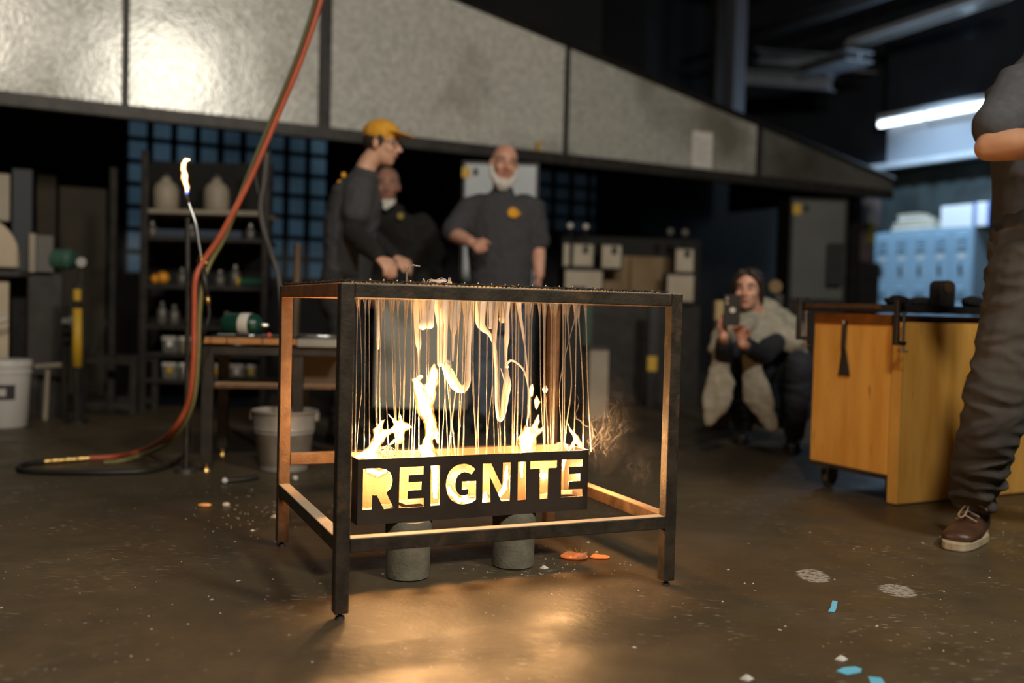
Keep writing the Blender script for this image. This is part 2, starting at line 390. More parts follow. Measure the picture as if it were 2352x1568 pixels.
q0, q1 = HB.p(uk, -0.01, 3.6), HB.p(uB+0.02, -0.01, topw(uB))
mb = MB(); mb.tube([q0, q1], [0.03, 0.03], 4); mb.obj('sloping_trim', M['blacksteel'], hood)
mb = MB(); mb.prism([HB.p(uB, 0.0, HZ-0.05), HB.p(uB, 2.6, HZ-0.05), HB.p(uB, 2.6, topw(uB)+0.9), HB.p(uB, 0.0, topw(uB))], HU*0.006); mb.obj('end_panel', M['blacksteel'], hood)
mb = MB(); mb.prism([HB.p(uk, 0.0, 3.6), HB.p(uB, 0.0, topw(uB)), HB.p(uB, 2.6, topw(uB)+0.9), HB.p(uk, 2.6, 4.4)], (0, 0, 0.006)); mb.obj('top_panel', M['blacksteel'], hood)
mb = MB(); mb.box(HB, -2.2, uk, 0.0, 2.6, 3.6, 3.61); mb.obj('top_panel', M['blacksteel'], hood)
M['yel'] = mat('yellow_paint', (0.62, 0.38, 0.03), 0.5)
a = upl(1236, 330, -0.035); mb = MB(); mb.box(HB, a[0]-0.015, a[0]+0.015, -0.05, -0.031, a[1]-0.06, a[1]+0.02); tag(mb.obj('hook_tag', M['yel']), 'small yellow tag clipped to the black bottom edge of the hood', 'tag')
a = upl(1613, 345, -0.006); mb = MB(); mb.box(HB, a[0]-0.115, a[0]+0.115, -0.008, -0.003, a[1]-0.16, a[1]+0.17)
nt_ = tag(mb.obj('notice_sheet', M['paper']), 'white paper notice taped to the right part of the galvanised hood', 'notice')
mb = MB(); a2 = upl(1600, 316, -0.01); mb.cyl(HB.p(a2[0], -0.018, a2[1]), HB.p(a2[0], -0.008, a2[1]), 0.014); mb.obj('magnet', M['white'], nt_)
mb = MB()
for k in range(7): mb.box(HB, a[0]-0.09, a[0]+0.09-0.02*(k % 3), -0.0088, -0.0079, a[1]+0.08-k*0.03, a[1]+0.086-k*0.03)
mb.obj('print', mat('grey_print', (0.35, 0.35, 0.34), 0.8), nt_)
# things behind the hood: dark duct post pair seen above its sloping edge
for (px0, px1, yt, yb, Y, nm, lb, mt) in ((1632, 1655, 40, 232, 12.6, 'roof_post', 'dark vertical steel post rising behind the sloping hood edge', 'blacksteel'), (1668, 1702, 60, 250, 12.8, 'vent_duct', 'pale square duct rising behind the sloping hood edge', 'ductm')):
    if mt == 'ductm': M[mt] = mat('pale_duct_sheet', (0.16, 0.17, 0.2), 0.5, 0.4)
    p = at((px0+px1)/2, yb, Y); hw = (px1-px0)/2*Y/FPX
    mb = MB(); mb.box(F((p.x, p.y, 0), RY), -hw, hw, -hw, hw, p.z-0.5, 5.99); tag(mb.obj(nm, M[mt], None, 0.004), lb, 'duct' if 'duct' in nm else 'post')
# ================================================================= the fire table
TY = 0.4094
TF = F((-0.413, 2.378, 0), TY); TW, TD, TT, TH = 0.966, 0.8025, 0.0357, 0.82
tb = thing('steel_table', 'rusty square-tube steel table with a fire trough under its mesh top', 'table', TF.p(TW/2, TD/2, 0))
LB = 0.016
for (u, v) in ((0, 0), (TW-TT, 0), (0, TD-TT), (TW-TT, TD-TT)):
    mb = MB(); mb.box(TF, u, u+TT, v, v+TT, LB, TH); lg = mb.obj('leg', M['steel'] if v == 0 else M['rust'], tb, 0.003)
    mb = MB(); c = TF.p(u+TT/2, v+TT/2, 0); mb.cyl(c, c+V((0, 0, 0.008)), 0.013, 0.011, 12); mb.cyl(c+V((0, 0, 0.008)), c+V((0, 0, LB+0.01)), 0.006, None, 10); ft = mb.obj('foot', M['darksteel']); ft.parent = lg; ft.matrix_parent_inverse = lg.matrix_world.inverted()
    lg['label'] = 'dark scaled steel leg' if v == 0 else 'rust brown steel leg'
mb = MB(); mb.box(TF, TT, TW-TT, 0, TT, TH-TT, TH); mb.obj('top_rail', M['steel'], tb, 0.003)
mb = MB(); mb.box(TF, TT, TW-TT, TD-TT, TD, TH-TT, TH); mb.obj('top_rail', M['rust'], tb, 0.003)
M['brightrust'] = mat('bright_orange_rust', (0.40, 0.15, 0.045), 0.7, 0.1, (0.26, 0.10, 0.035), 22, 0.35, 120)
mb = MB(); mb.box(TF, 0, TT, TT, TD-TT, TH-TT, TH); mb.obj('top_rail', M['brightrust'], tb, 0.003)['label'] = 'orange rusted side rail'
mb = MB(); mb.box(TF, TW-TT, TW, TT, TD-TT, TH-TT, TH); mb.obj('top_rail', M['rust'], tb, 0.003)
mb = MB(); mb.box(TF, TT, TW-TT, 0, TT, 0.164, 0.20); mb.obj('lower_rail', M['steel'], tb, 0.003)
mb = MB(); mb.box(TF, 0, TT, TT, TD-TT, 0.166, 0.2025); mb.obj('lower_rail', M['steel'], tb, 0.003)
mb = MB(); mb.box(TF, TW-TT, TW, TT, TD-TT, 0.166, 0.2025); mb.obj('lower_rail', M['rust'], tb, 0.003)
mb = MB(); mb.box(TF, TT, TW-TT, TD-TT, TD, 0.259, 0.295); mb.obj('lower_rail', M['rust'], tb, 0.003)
# expanded metal on top: raised strands meeting in knuckles
mb = MB(); pu, pv = 0.0345, 0.0155
nu = int((TW-0.02)/pu); nv = int((TD-0.02)/pv)
for j in range(nv):
    for i in range(nu):
        ua = 0.012+i*pu+(pu/2 if j % 2 else 0); va = 0.012+j*pv
        for sg in (-1, 1):
            p0 = TF.p(ua, va, TH+0.0035); p1 = TF.p(ua+sg*pu/2, va+pv, TH+0.0065 if (i+j) % 7 else TH+0.010)
            if 0.004 < ua+sg*pu/2 < TW-0.004: mb.tube([p0, p1], [0.0017, 0.0017], 4)
mt = mb.obj('expanded_mesh_top', M['darksteel'], tb); mt['kind'] = 'stuff'

# ---------------------------------------------------------------- trough
QY = math.radians(25.0)
QN = V((-math.sin(QY), math.cos(QY), 0)); QU = V((math.cos(QY), math.sin(QY), 0))
CM = V((-0.146, 2.892, 0)); FRONT = CM-QN*0.075
pTL = onplane(820, 1055, FRONT, QN); pTR = onplane(1349.6, 1034, FRONT, QN); pBL = onplane(820, 1206, FRONT, QN); pBR = onplane(1347.5, 1170, FRONT, QN)
QF = F((pBL.x, pBL.y, 0), QY)
QL = (pTR-pTL).dot(QU); QB = (pBL.z+pBR.z)/2; QT = (pTL.z+pTR.z)/2; QD = 0.152
def quv(px, py):
    P = onplane(px, py, FRONT, QN); return ((P-QF.o).dot(QU), P.z)
LET = [
 [(834.3,1076.3),(871.4,1074.3),(885.7,1077),(895.9,1084),(901,1096.3),(901.4,1106.5),(898,1120.8),(887.8,1131.4),(904.5,1166.7),(881.6,1168.8),(865.3,1136.7),(855.5,1136.9),(854,1170.2),(832.7,1171.4)],
 [(918.4,1072.9),(973.5,1070.2),(973,1089.2),(938.8,1091.2),(938.4,1107.6),(968.4,1105.5),(967.8,1124.9),(937.1,1126.5),(936.3,1145.3),(973.9,1143.3),(973.5,1163.3),(915.9,1166.7)],
 [(989.4,1069.4),(1011.2,1068.2),(1009.8,1160),(988.8,1161.6)],
 [(1092.2,1076.9),(1083.7,1089.2),(1075,1085.2),(1067.3,1084.1),(1059,1086.5),(1053.1,1091.2),(1048,1100),(1045.9,1110.6),(1046.5,1121),(1050,1130),(1055.5,1135.5),(1062.2,1137.6),(1068.5,1137),(1074.5,1135.1),(1075.1,1122.9),(1060.8,1123.9),(1061.2,1105.5),(1093.5,1104.1),(1093.5,1147.3),(1087,1152),(1079.6,1155.5),(1063.3,1158),(1052,1156.5),(1042.9,1152.4),(1034.5,1146),(1028.6,1137.1),(1025.3,1127),(1024.1,1114.7),(1025.3,1102),(1028.6,1090.2),(1034.5,1079.5),(1042.9,1071.8),(1053,1066.8),(1065.3,1064.7),(1074,1065.8),(1081.6,1068.8)],
 [(1109.2,1064.7),(1128.5,1064.1),(1153.9,1117.8),(1155.5,1062),(1173.1,1061.6),(1170.8,1149.8),(1151.8,1151),(1125.3,1094),(1126.5,1153.1),(1107.6,1153.9)],
 [(1190.2,1060.6),(1209,1060),(1208,1147),(1188.8,1148.4)],
 [(1218.8,1058.6),(1279.6,1057.1),(1279.4,1073.9),(1259.2,1074.5),(1257.6,1144.9),(1239.6,1145.7),(1240.2,1075.5),(1218.4,1077.3)],
 [(1290.2,1055.9),(1338,1054.5),(1337.8,1070.8),(1307.6,1072.2),(1307.1,1088.6),(1333.1,1087.1),(1332.7,1103.9),(1306.5,1105.5),(1306.1,1123.3),(1337.6,1122.2),(1337.6,1139.2),(1288.6,1141.8)]]
tr = thing('fire_trough', 'black steel trough with REIGNITE cut through its front', 'trough', QF.p(QL/2, QD/2, QB))
cu = bpy.data.curves.new('cut', 'CURVE'); cu.dimensions = '2D'; cu.fill_mode = 'BOTH'; cu.extrude = 0.0015
def spl(pts):
    s_ = cu.splines.new('POLY'); s_.points.add(len(pts)-1); s_.use_cyclic_u = True
    for q, (x, y) in zip(s_.points, pts): q.co = (x, y, 0, 1)
spl([(0, QB), (QL, QB), (QL, QT), (0, QT)])
for Lp in LET: spl([quv(*p) for p in Lp])
tmp = bpy.data.objects.new('cut', cu); COL.objects.link(tmp)
me = bpy.data.meshes.new_from_object(tmp.evaluated_get(bpy.context.evaluated_depsgraph_get())); bpy.data.objects.remove(tmp); bpy.data.curves.remove(cu)
for vtx in me.vertices:
    x, y, z = vtx.co; vtx.co = QF.p(x, 0.0015-z, y)
me.materials.clear(); me.materials.append(M['trough']); me.name = 'front_panel'
import bmesh
bm = bmesh.new(); bm.from_mesh(me); bmesh.ops.remove_doubles(bm, verts=bm.verts, dist=1e-5); bmesh.ops.recalc_face_normals(bm, faces=bm.faces); bm.to_mesh(me); bm.free()
fp = bpy.data.objects.new('front_panel', me); COL.objects.link(fp); adopt(fp, tr); fp['label'] = 'front panel cut with the word REIGNITE'
mb = MB(); mb.box(QF, 0, QL, QD-0.003, QD, QB, QT-0.002); mb.obj('back_panel', M['trough_in'], tr)
for u in (0, QL-0.003):
    mb = MB(); mb.box(QF, u, u+0.003, 0.003, QD-0.003, QB, QT); mb.obj('end_panel', M['trough'], tr)
mb = MB(); mb.box(QF, 0.003, QL-0.003, 0.003, QD-0.003, QB, QB+0.003); mb.obj('bottom_panel', M['trough'], tr)
# concrete cylinders under it
def cylinder(px, py, dia_b, dia_t, lab, ml):
    P = onz(px, py); d = ray(px, py); d.z = 0; d.normalize(); c = P+d*dia_b/2
    h = QB-0.0005
    mb = MB(); mb.lathe((c.x, c.y, 0), [(dia_b/2-0.004, 0), (dia_b/2, 0.004), (dia_b/2+(dia_t-dia_b)*0.25, h*0.5), (dia_t/2, h*0.93), (dia_t/2-0.002, h)], 40)
    return tag(mb.obj('concrete_cylinder', M['concrete'], None, auto=30), lab, 'cylinder')
cylinder(936, 1337, 0.121, 0.132, 'left concrete cylinder holding up the trough under the R and E', 0)
cylinder(1178, 1310, 0.123, 0.130, 'right concrete cylinder holding up the trough under the N and I', 0)

# ---------------------------------------------------------------- flames
def flame_mat(name, s_core, s_edge, torch=False):
    m = bpy.data.materials.new(name); m.use_nodes = True; nt = m.node_tree; N = nt.nodes; L = nt.links
    N.remove(N['Principled BSDF']); out = N['Material Output']
    lw = N.new('ShaderNodeLayerWeight'); lw.inputs['Blend'].default_value = 0.75
    cr = N.new('ShaderNodeValToRGB')
    e = cr.color_ramp.elements
    e[0].position = 0.0; e[0].color = (s_core, s_core*0.76, s_core*0.44, 1); e[1].position = 0.95; e[1].color = (s_edge, s_edge*0.25, s_edge*0.04, 1)
    for p_, f_, g_, b_ in ((0.25, 0.40, 0.66, 0.28), (0.5, 0.16, 0.50, 0.12), (0.75, 0.085, 0.36, 0.05)):
        k = cr.color_ramp.elements.new(p_); v_ = s_core*f_; k.color = (v_, v_*g_, v_*b_, 1)
    em = N.new('ShaderNodeEmission'); tp = N.new('ShaderNodeBsdfTransparent'); mx = N.new('ShaderNodeMixShader')
    fa = N.new('ShaderNodeMapRange'); fa.inputs[1].default_value = 0.5; fa.inputs[2].default_value = 0.97; fa.inputs[3].default_value = 1.0; fa.inputs[4].default_value = 0.0
    L.new(lw.outputs['Facing'], cr.inputs[0]); L.new(lw.outputs['Facing'], fa.inputs[0])
    L.new(cr.outputs[0], em.inputs[0]); em.inputs[1].default_value = 1.0
    L.new(fa.outputs[0], mx.inputs[0]); L.new(tp.outputs[0], mx.inputs[1]); L.new(em.outputs[0], mx.inputs[2]); L.new(mx.outputs[0], out.inputs['Surface'])
    return m
M['flame'] = flame_mat('fire', 11.0, 0.7)
MID = CM
def onmid(px, py, off=0.0): return onplane(px, py, MID+QN*off, QN)
PXM = 2.83/FPX
def flame(chains, label, off=0.0):
    mb = MB()
    for ch in chains:
        pts = [onmid(x, y, off) for x, y, r in ch]; rr = [r*1.12*PXM for x, y, r in ch]
        mb.tube(pts, rr, 10, ry=[max(q*0.8, 0.002) for q in rr], side=QU, round_caps=True)
    def wob(p): return 0.004*noise.noise(p*38)+0.002*noise.noise(p*90)
    o = blob('flame', mb, M['flame'], None, 0.0032, 3, wob)
    return tag(o, label, 'flame', 'flames rising from the trough')
flame([[(818,1050,5),(836,1046,9),(855,1034,13),(868,1012,12),(884,994,9),(904,986,6)], [(868,1012,9),(866,986,9),(876,972,6),(885,962,1.5)], [(904,986,8),(919,992,13),(920,1012,9)],
       [(920,990,12),(907,968,6),(892,951,1.5)], [(924,978,9),(938,980,9),(947,981,3)], [(922,972,6),(921,958,3),(918,948,1.2)], [(846,1046,10),(866,1042,10),(878,1046,6)], [(895,1022,3),(905,1012,4),(918,1004,4)],
       [(846,1050,9),(850,1078,11),(868,1090,12),(884,1080,8)]], 'low forked flame at the left end of the trough')
flame([[(986,1046,19),(982,1020,12),(986,996,10),(988,972,15),(978,942,20),(972,912,20),(962,888,13),(956,872,9),(968,864,5)], [(984,928,14),(990,892,14),(995,862,13),(997,846,9),(998,838,3)],
       [(988,965,11),(1000,992,8),(1006,1016,4)], [(964,1024,3),(974,1040,12)], [(990,1046,14),(1000,1075,11),(1001,1120,10),(1000,1140,7)]], 'tallest flame, forked at the top, above the first letter I', 0.0)
flame([[(1206,1034,14),(1204,1008,18),(1212,990,16),(1226,1000,12),(1244,986,5),(1251,977,1.5)], [(1222,992,10),(1234,970,7),(1237,952,3)], [(1217,1034,16),(1214,1010,20)], [(1200,1040,9),(1198,1075,7),(1199,1095,5)]], 'broad bright flame on the right above the letter T')
flame([[(1232,938,4),(1234,922,7.5),(1233,906,1.5)]], 'small detached flame tongue above the broad right flame')
flame([[(1220,907,5),(1222,892,6),(1223,881,3)]], 'highest small detached flame tongue at the right')
flame([[(1334,1030,6),(1332,1020,8),(1326,1008,8),(1316,996,5),(1308,984,3),(1305,972,1.2)], [(1309,1032,4),(1317,1018,4),(1322,1008,4)], [(1300,1040,8),(1294,1060,8),(1292,1085,7),(1296,1060,6)]], 'thin curling flame at the right end of the trough')
flame([[(1030,1118,7),(1036,1132,9),(1052,1148,9),(1078,1152,9),(1094,1146,6)], [(1066,1118,4),(1070,1130,8),(1070,1145,10)]], 'low flame inside the trough behind the letter G', -0.01)
flame([[(1112,1150,8),(1140,1146,8),(1160,1120,9),(1163,1085,7),(1165,1068,3)], [(1114,1128,4),(1114,1145,9)]], 'flame inside the trough behind the letter N', -0.01)
FL = [(858, 1012, 5.0), (922, 988, 4.0), (984, 1010, 6.0), (978, 930, 6.0), (1212, 1000, 8.0), (1330, 1012, 3.0), (870, 1095, 1.3), (940, 1105, 1.0), (1000, 1110, 1.5), (1070, 1115, 1.4), (1150, 1110, 1.5), (1250, 1095, 1.2), (1300, 1085, 1.3)]
for i, (x, y, e) in enumerate(FL):
    P = onmid(x, y, 0.0)
    lamp('fire_light', P, e*(3.9 if y > 1060 else 4.8), (1.0, 0.52, 0.20), kind='POINT', radius=0.022)

# ---------------------------------------------------------------- glass poured through the mesh
def glass():
    m, nt, b = nodes('hot_clear_glass')
    b.inputs['Base Color'].default_value = (1.0, 0.93, 0.82, 1); b.inputs['Roughness'].default_value = 0.07
    b.inputs['Transmission Weight'].default_value = 0.84; b.inputs['IOR'].default_value = 1.5
    return m
M['glass'] = glass()
M['thickglass'] = glass(); _b = M['thickglass'].node_tree.nodes['Principled BSDF']; M['thickglass'].name = 'thick_glow_glass'
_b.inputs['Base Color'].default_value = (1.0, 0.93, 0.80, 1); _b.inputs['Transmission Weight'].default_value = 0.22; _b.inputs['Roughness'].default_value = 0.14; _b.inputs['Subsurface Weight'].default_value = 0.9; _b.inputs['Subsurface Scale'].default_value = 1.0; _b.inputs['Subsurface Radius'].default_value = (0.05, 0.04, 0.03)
_b.inputs['Emission Color'].default_value = (1.0, 0.42, 0.14, 1); _b.inputs['Emission Strength'].default_value = 0.10  # weak orange glow added, standing in for firelight refracted by the drips
gp = thing('glass_pour', 'clear amber-lit glass poured through the table top, hanging in drips and threads', 'glass', onmid(1085, 1040))
def strand(ch, name='strand', off=0.0, n=7):
    pts = []; rr = []
    for x, y, r in ch: pts.append(onmid(x, y, off)); rr.append(max(r*PXM, 0.0005))
    # smooth the polyline
    if len(pts) > 2:
        P2 = []; R2 = []; k = len(pts)
        for i in range(k-1):
            p0, p1, p2, p3 = pts[max(i-1, 0)], pts[i], pts[i+1], pts[min(i+2, k-1)]
            for s_ in range(4):
                t = s_/4
                P2.append(0.5*((2*p1)+(p2-p0)*t+(2*p0-5*p1+4*p2-p3)*t*t+(3*p1-p0-3*p2+p3)*t**3)); R2.append(rr[i]*(1-t)+rr[i+1]*t)
        P2.append(pts[-1]); R2.append(rr[-1]); pts, rr = P2, R2
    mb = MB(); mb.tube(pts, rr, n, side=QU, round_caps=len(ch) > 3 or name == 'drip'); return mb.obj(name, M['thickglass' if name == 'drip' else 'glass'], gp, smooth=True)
ST = [(821,815),(826,831,817),(848,848,849),(865,863,865),(869,866,866),(881,886,893),(898,903,910),(903,908,911),(914,920,913),(931,929,925),(935,927,927),(946,944,939),(959,957,950),(965,963,962),(981,981,980),(987,985,986),(1009,1009,1009),
      (1016,1022,1030),(1022,1028,1047),(1031,1024,1014),(1040,1034,1037),(1048,1056,1052),(1066,1062,1052),(1075,1068,1064),(1089,1086,1095),(1101,1100,1099),(1084,1088,1096),(1103,1101,1094),(1133,1131,1115),(1130,1132,1136),(1141,1140,1146),(1160,1160,1160),
      (1176,1178,1176),(1186,1184,1179),(1192,1190,1186),(1213,1213,1211),(1216,1214,1212),(1221,1219,1217),(1240,1242,1250),(1249,1250,1251),(1252,1252,1261),(1267,1266,1265),(1273,1272,1269),(1277,1275,1272),(1294,1293,1292),(1299,1297,1296),
      (1304,1313,1293),(1321,1286,1290),(1324,1322,1318),(1329,1339,1340),(1346,1350,1358),(839,838,836),(876,872,874),(950,951,945),(1120,1118,1118),(1150,1146,1150),(1208,1203,1195),(1056,1048,1030)]
for i, s_ in enumerate(ST):
    if len(s_) == 2: s_ = (s_[0], (s_[0]+s_[1])/2, s_[1])
    xt, xm, xb = s_; off = random.uniform(-0.05, 0.05); yr = 668+0.04*(xt-820); r = random.uniform(0.9, 1.7)
    yb = 1050-0.04*(xb-820)+random.uniform(0, 14)
    if i in (3, 13): yb = 960
    strand([(xt+random.uniform(-3, 3), yr, random.uniform(4.5, 8)), (xt, yr+42, r*1.7), (xt*0.7+xm*0.3, yr+80, r), (xm, 880, r*0.95), (xb*0.55+xm*0.45, 970, r*1.0), (xb, yb, r*1.25)], off=off)
DR = [[(960,670,13),(958,735,8),(961,788,7),(962,806,3),(962,850,1.2),(962,1045,1)], [(979,670,11),(976,728,8),(971,748,10)], [(991,670,10),(988,728,8.5),(988,746,9)],
      [(1013,670,20),(1012,712,15),(1011,750,7),(1010,800,6.5),(1010,836,6)], [(1027,670,7),(1024,760,4.5),(1022,818,5),(1020,836,3)], [(1043,670,17),(1043,732,11),(1042,755,8),(1042,775,3),(1040,828,2)],
      [(1072,670,17),(1075,735,9),(1075,800,7),(1075,850,6.5),(1074,878,7),(1062,894,9),(1046,884,12),(1031,856,12.5),(1023,838,8),(1029,831,5),(1034,840,4)],
      [(1105,670,16),(1103,735,12),(1110,754,8),(1125,768,4.5),(1137,800,3.5),(1140,850,4),(1141,930,4),(1147,963,5),(1155,950,7),(1160,912,9),(1165,884,10),(1165,862,5),(1163,838,2.5)],
      [(1136,670,14),(1137,728,7.5),(1136,790,4),(1136,840,1.5)], [(1160,670,16),(1158,722,12),(1154,733,9)], [(1165,730,5),(1164,776,6.5),(1162,800,4),(1162,836,3),(1165,842,4)],
      [(1163,838,2.5),(1172,828,3),(1185,832,2.5),(1203,850,2.2),(1213,885,2),(1216,930,2),(1210,975,2)], [(1190,670,12),(1193,712,5),(1205,790,2.2),(1213,880,2.2)], [(1127,690,5),(1127,740,4),(1126,752,4)],
      [(1252,896,6),(1252,893,7),(1252,888,4)], [(869,690,2),(869,770,3.5),(869,800,2)], [(1150,846,1),(1158,870,2),(1160,880,2)]]
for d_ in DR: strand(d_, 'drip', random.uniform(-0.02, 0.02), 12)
# glass left on top of the mesh
mb = MB()
for (x, y, rx) in ((1000, 655, 0.045), (990, 660, 0.07), (1020, 661, 0.07), (1005, 646, 0.02)):
    c = onmid(x, y); mb.ell(c, QU*rx, QN*0.05, V((0, 0, 0.006)))
random.seed(3)
for k in range(26):
    a = onmid(random.uniform(965, 1045), 664); h = random.uniform(0.008, 0.034); b_ = onmid(random.uniform(965, 1045), 664)+QN*random.uniform(-0.05, 0.05)
    mid = (a+b_)/2+V((0, 0, h)); mb.tube([a, a.lerp(mid, 0.6)+V((0, 0, h*0.3)), mid, b_.lerp(mid, 0.6)+V((0, 0, h*0.3)), b_], 0.0011, 5)
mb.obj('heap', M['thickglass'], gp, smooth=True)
strand([(941,668,2.2),(937,652,2.6),(934,636,2.8),(937,622,2.4),(940,612,2.0),(948,609,1.8),(955,610,2.2),(963,611,2.4)], 'curled_thread', -0.02)
for k in range(16):
    x = 850+k*31; c = onplane(x, 658+0.036*(x-790), TF.o+TF.v*0.05, TF.v)
    c.z = TH+0.011
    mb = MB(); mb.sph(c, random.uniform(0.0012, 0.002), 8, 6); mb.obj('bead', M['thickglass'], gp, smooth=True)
# coils and scraps inside the trough
for (x, y, r, lb, n_) in ((1290, 1032, 0.026, 'tangle of fallen glass thread standing at the right end of the trough', 26), (885, 1046, 0.03, 'tangle of fallen glass thread at the left end of the trough behind the flame', 20), (1060, 1100, 0.034, 'tangle of fallen glass thread behind the letter G', 20), (1245, 1100, 0.03, 'tangle of fallen glass thread behind the letter T', 20)):
    c = onmid(x, y, 0.02); mb = MB()
    for k in range(n_):
        ph = random.uniform(0, 6.28); t = random.uniform(0.2, 1.3); a = QU*math.cos(ph)+QN*math.sin(ph); q = a*math.cos(t)*0.4+V((0, 0, 1))*math.sin(t)
        rr = r*random.uniform(0.6, 1.1)
        mb.tube([c+(a*math.cos(s_)+q*math.sin(s_))*rr for s_ in [x_*0.35 for x_ in range(-1, 10)]], 0.0009, 5)
    tag(mb.obj('glass_tangle', M['glass'], None, smooth=True), lb, 'glass thread')
M['ash'] = mat('charred_scrap', (0.5, 0.36, 0.22), 0.8, 0, (0.12, 0.07, 0.04), 26, 0.6, 60)
M['char'] = mat('charred_wood', (0.05, 0.032, 0.022), 0.8, 0, (0.13, 0.08, 0.05), 30, 0.8, 60, stretch=(1, 1, 1))
for i, (px, a, ln) in enumerate(((855, 0.3, .09), (880, -0.5, .08), (945, 0.1, .1), (1000, 0.5, .07), (1045, -0.3, .09), (1090, 0.2, .1), (1150, -0.2, .1), (1245, 0.4, .08), (1300, -0.5, .08), (1325, 0.2, .06))):
    c = onmid(px, 1100); c = V((c.x, c.y, QB+0.02+0.008*(i % 3))); d = (QU*math.cos(a)+QN*math.sin(a)*0.6); e_ = V((0, 0, 0.012*(1 if i % 2 else -1)))
    mb = MB(); mb.tube([c-d*ln/2-e_, c-d*ln*0.2, c+d*ln*0.25, c+d*ln/2+e_], [0.008, 0.012, 0.011, 0.007], 6); 
    tag(mb.obj('wood_scrap', M['char'] if i % 3 else M['ash'], None), 'charred wood scrap burning on the floor of the REIGNITE trough', 'firewood', 'burning scraps in the trough')
# ================================================================= people
def skin(name, c, c2): 
    return mat(name, c, 0.5, 0, c2, 14, 0.06, 220, **{'Subsurface Weight': 0.08, 'Subsurface Scale': 0.01})
M['skinA'] = skin('fair_skin', (0.64, 0.38, 0.26), (0.56, 0.30, 0.20))
M['skinB'] = skin('ruddy_skin', (0.66, 0.37, 0.27), (0.58, 0.28, 0.19))
M['skinD'] = skin('weathered_skin', (0.42, 0.22, 0.16), (0.34, 0.16, 0.11))
M['skinC'] = skin('tan_skin', (0.44, 0.24, 0.145), (0.36, 0.18, 0.10))
M['charcoal'] = mat('charcoal_cotton', (0.052, 0.053, 0.060), 0.9, 0, (0.041, 0.042, 0.048), 40, 0.12, 500)
M['black_cloth'] = mat('black_fleece', (0.008, 0.0075, 0.0075), 0.95, 0, (0.012, 0.011, 0.0105), 30, 0.2, 300)
M['navyblack'] = mat('navy_black_cloth', (0.011, 0.013, 0.02), 0.9, 0, (0.016, 0.018, 0.027), 20)
M['jean'] = mat('faded_blue_denim', (0.10, 0.125, 0.165), 0.9, 0, (0.065, 0.083, 0.115), 9, 0.15, 400)
M['darkjean'] = mat('dark_work_trousers', (0.028, 0.027, 0.028), 0.9, 0, (0.018, 0.018, 0.02), 10)
M['greyjean'] = mat('worn_grey_denim', (0.050, 0.043, 0.036), 0.9, 0, (0.030, 0.026, 0.023), 7, 0.25, 420, c3=(0.075, 0.066, 0.056), s3=5, lo3=0.55, hi3=0.75)
M['greycloth'] = mat('grey_khaki_trousers', (0.14, 0.135, 0.12), 0.9, 0, (0.11, 0.105, 0.095), 8)
M['hairdark'] = mat('dark_brown_hair', (0.022, 0.014, 0.010), 0.6, 0, (0.04, 0.025, 0.017), 60, 0.5, 200, stretch=(1, 1, 0.2))
M['hairgrey'] = mat('short_grey_hair', (0.20, 0.17, 0.14), 0.8, 0, (0.12, 0.10, 0.085), 60)
M['beard'] = mat('white_beard', (0.72, 0.70, 0.66), 0.9, 0, (0.52, 0.49, 0.45), 60, 0.5, 200)
M['capyel'] = mat('mustard_cap', (0.72, 0.36, 0.03), 0.8, 0, (0.62, 0.29, 0.02), 30, 0.1, 300)
M['shawl'] = mat('grey_wool_shawl', (0.33, 0.31, 0.25), 0.95, 0, (0.26, 0.24, 0.19), 30, 0.5, 160)
M['eyew'] = mat('eye_white', (0.6, 0.56, 0.5), 0.3); M['eyed'] = mat('dark_iris', (0.03, 0.02, 0.015), 0.2)
M['lip'] = mat('lips', (0.36, 0.13, 0.10), 0.5)
M['leather'] = mat('brown_boot_leather', (0.085, 0.040, 0.022), 0.42, 0, (0.045, 0.022, 0.013), 12, 0.2, 120)
M['sole'] = mat('cream_rubber_sole', (0.46, 0.38, 0.25), 0.7, 0, (0.33, 0.26, 0.17), 20)
M['lace'] = mat('tan_laces', (0.30, 0.21, 0.13), 0.8)
M['blackboot'] = mat('black_boot_leather', (0.012, 0.011, 0.011), 0.5)
M['orangeprint'] = mat('amber_print', (0.75, 0.36, 0.02), 0.8)

def head(mb, c, fwd, up, s=1.0, beard=False):
    """skull, jaw, nose, brow, ears, cheeks as one overlapping set"""
    f = V(fwd).normalized(); u = (V(up)-f*V(up).dot(f)).normalized(); r = f.cross(u)
    P = lambda a, b, k: c+(r*a+f*b+u*k)*s
    mb.ell(P(0, -0.012, 0.030), r*0.075*s, f*0.096*s, u*0.092*s)
    mb.ell(P(0, 0.022, -0.045), r*0.058*s, f*0.066*s, u*0.068*s)
    mb.ell(P(0, 0.050, -0.088), r*0.030*s, f*0.030*s, u*0.024*s)               # chin
    for q in (-1, 1):
        mb.ell(P(q*0.038, 0.062, -0.022), r*0.024*s, f*0.020*s, u*0.022*s)      # cheek
        mb.ell(P(q*0.079, -0.006, -0.008), r*0.010*s, f*0.020*s, u*0.032*s)     # ear
        mb.tube([P(q*0.012, 0.083, 0.030), P(q*0.046, 0.066, 0.032)], 0.010*s, 8, round_caps=True)
    mb.tube([P(0, 0.080, 0.022), P(0, 0.098, -0.004), P(0, 0.110, -0.022)], [0.009*s, 0.011*s, 0.014*s], 8, round_caps=True)
    for q in (-1, 1): mb.sph(P(q*0.013, 0.094, -0.025), 0.0095*s, 8, 6)
    mb.tube([P(-0.022, 0.079, -0.052), P(0, 0.090, -0.051), P(0.022, 0.079, -0.052)], [0.006*s, 0.0085*s, 0.006*s], 8, round_caps=True)
    return P, r, f, u
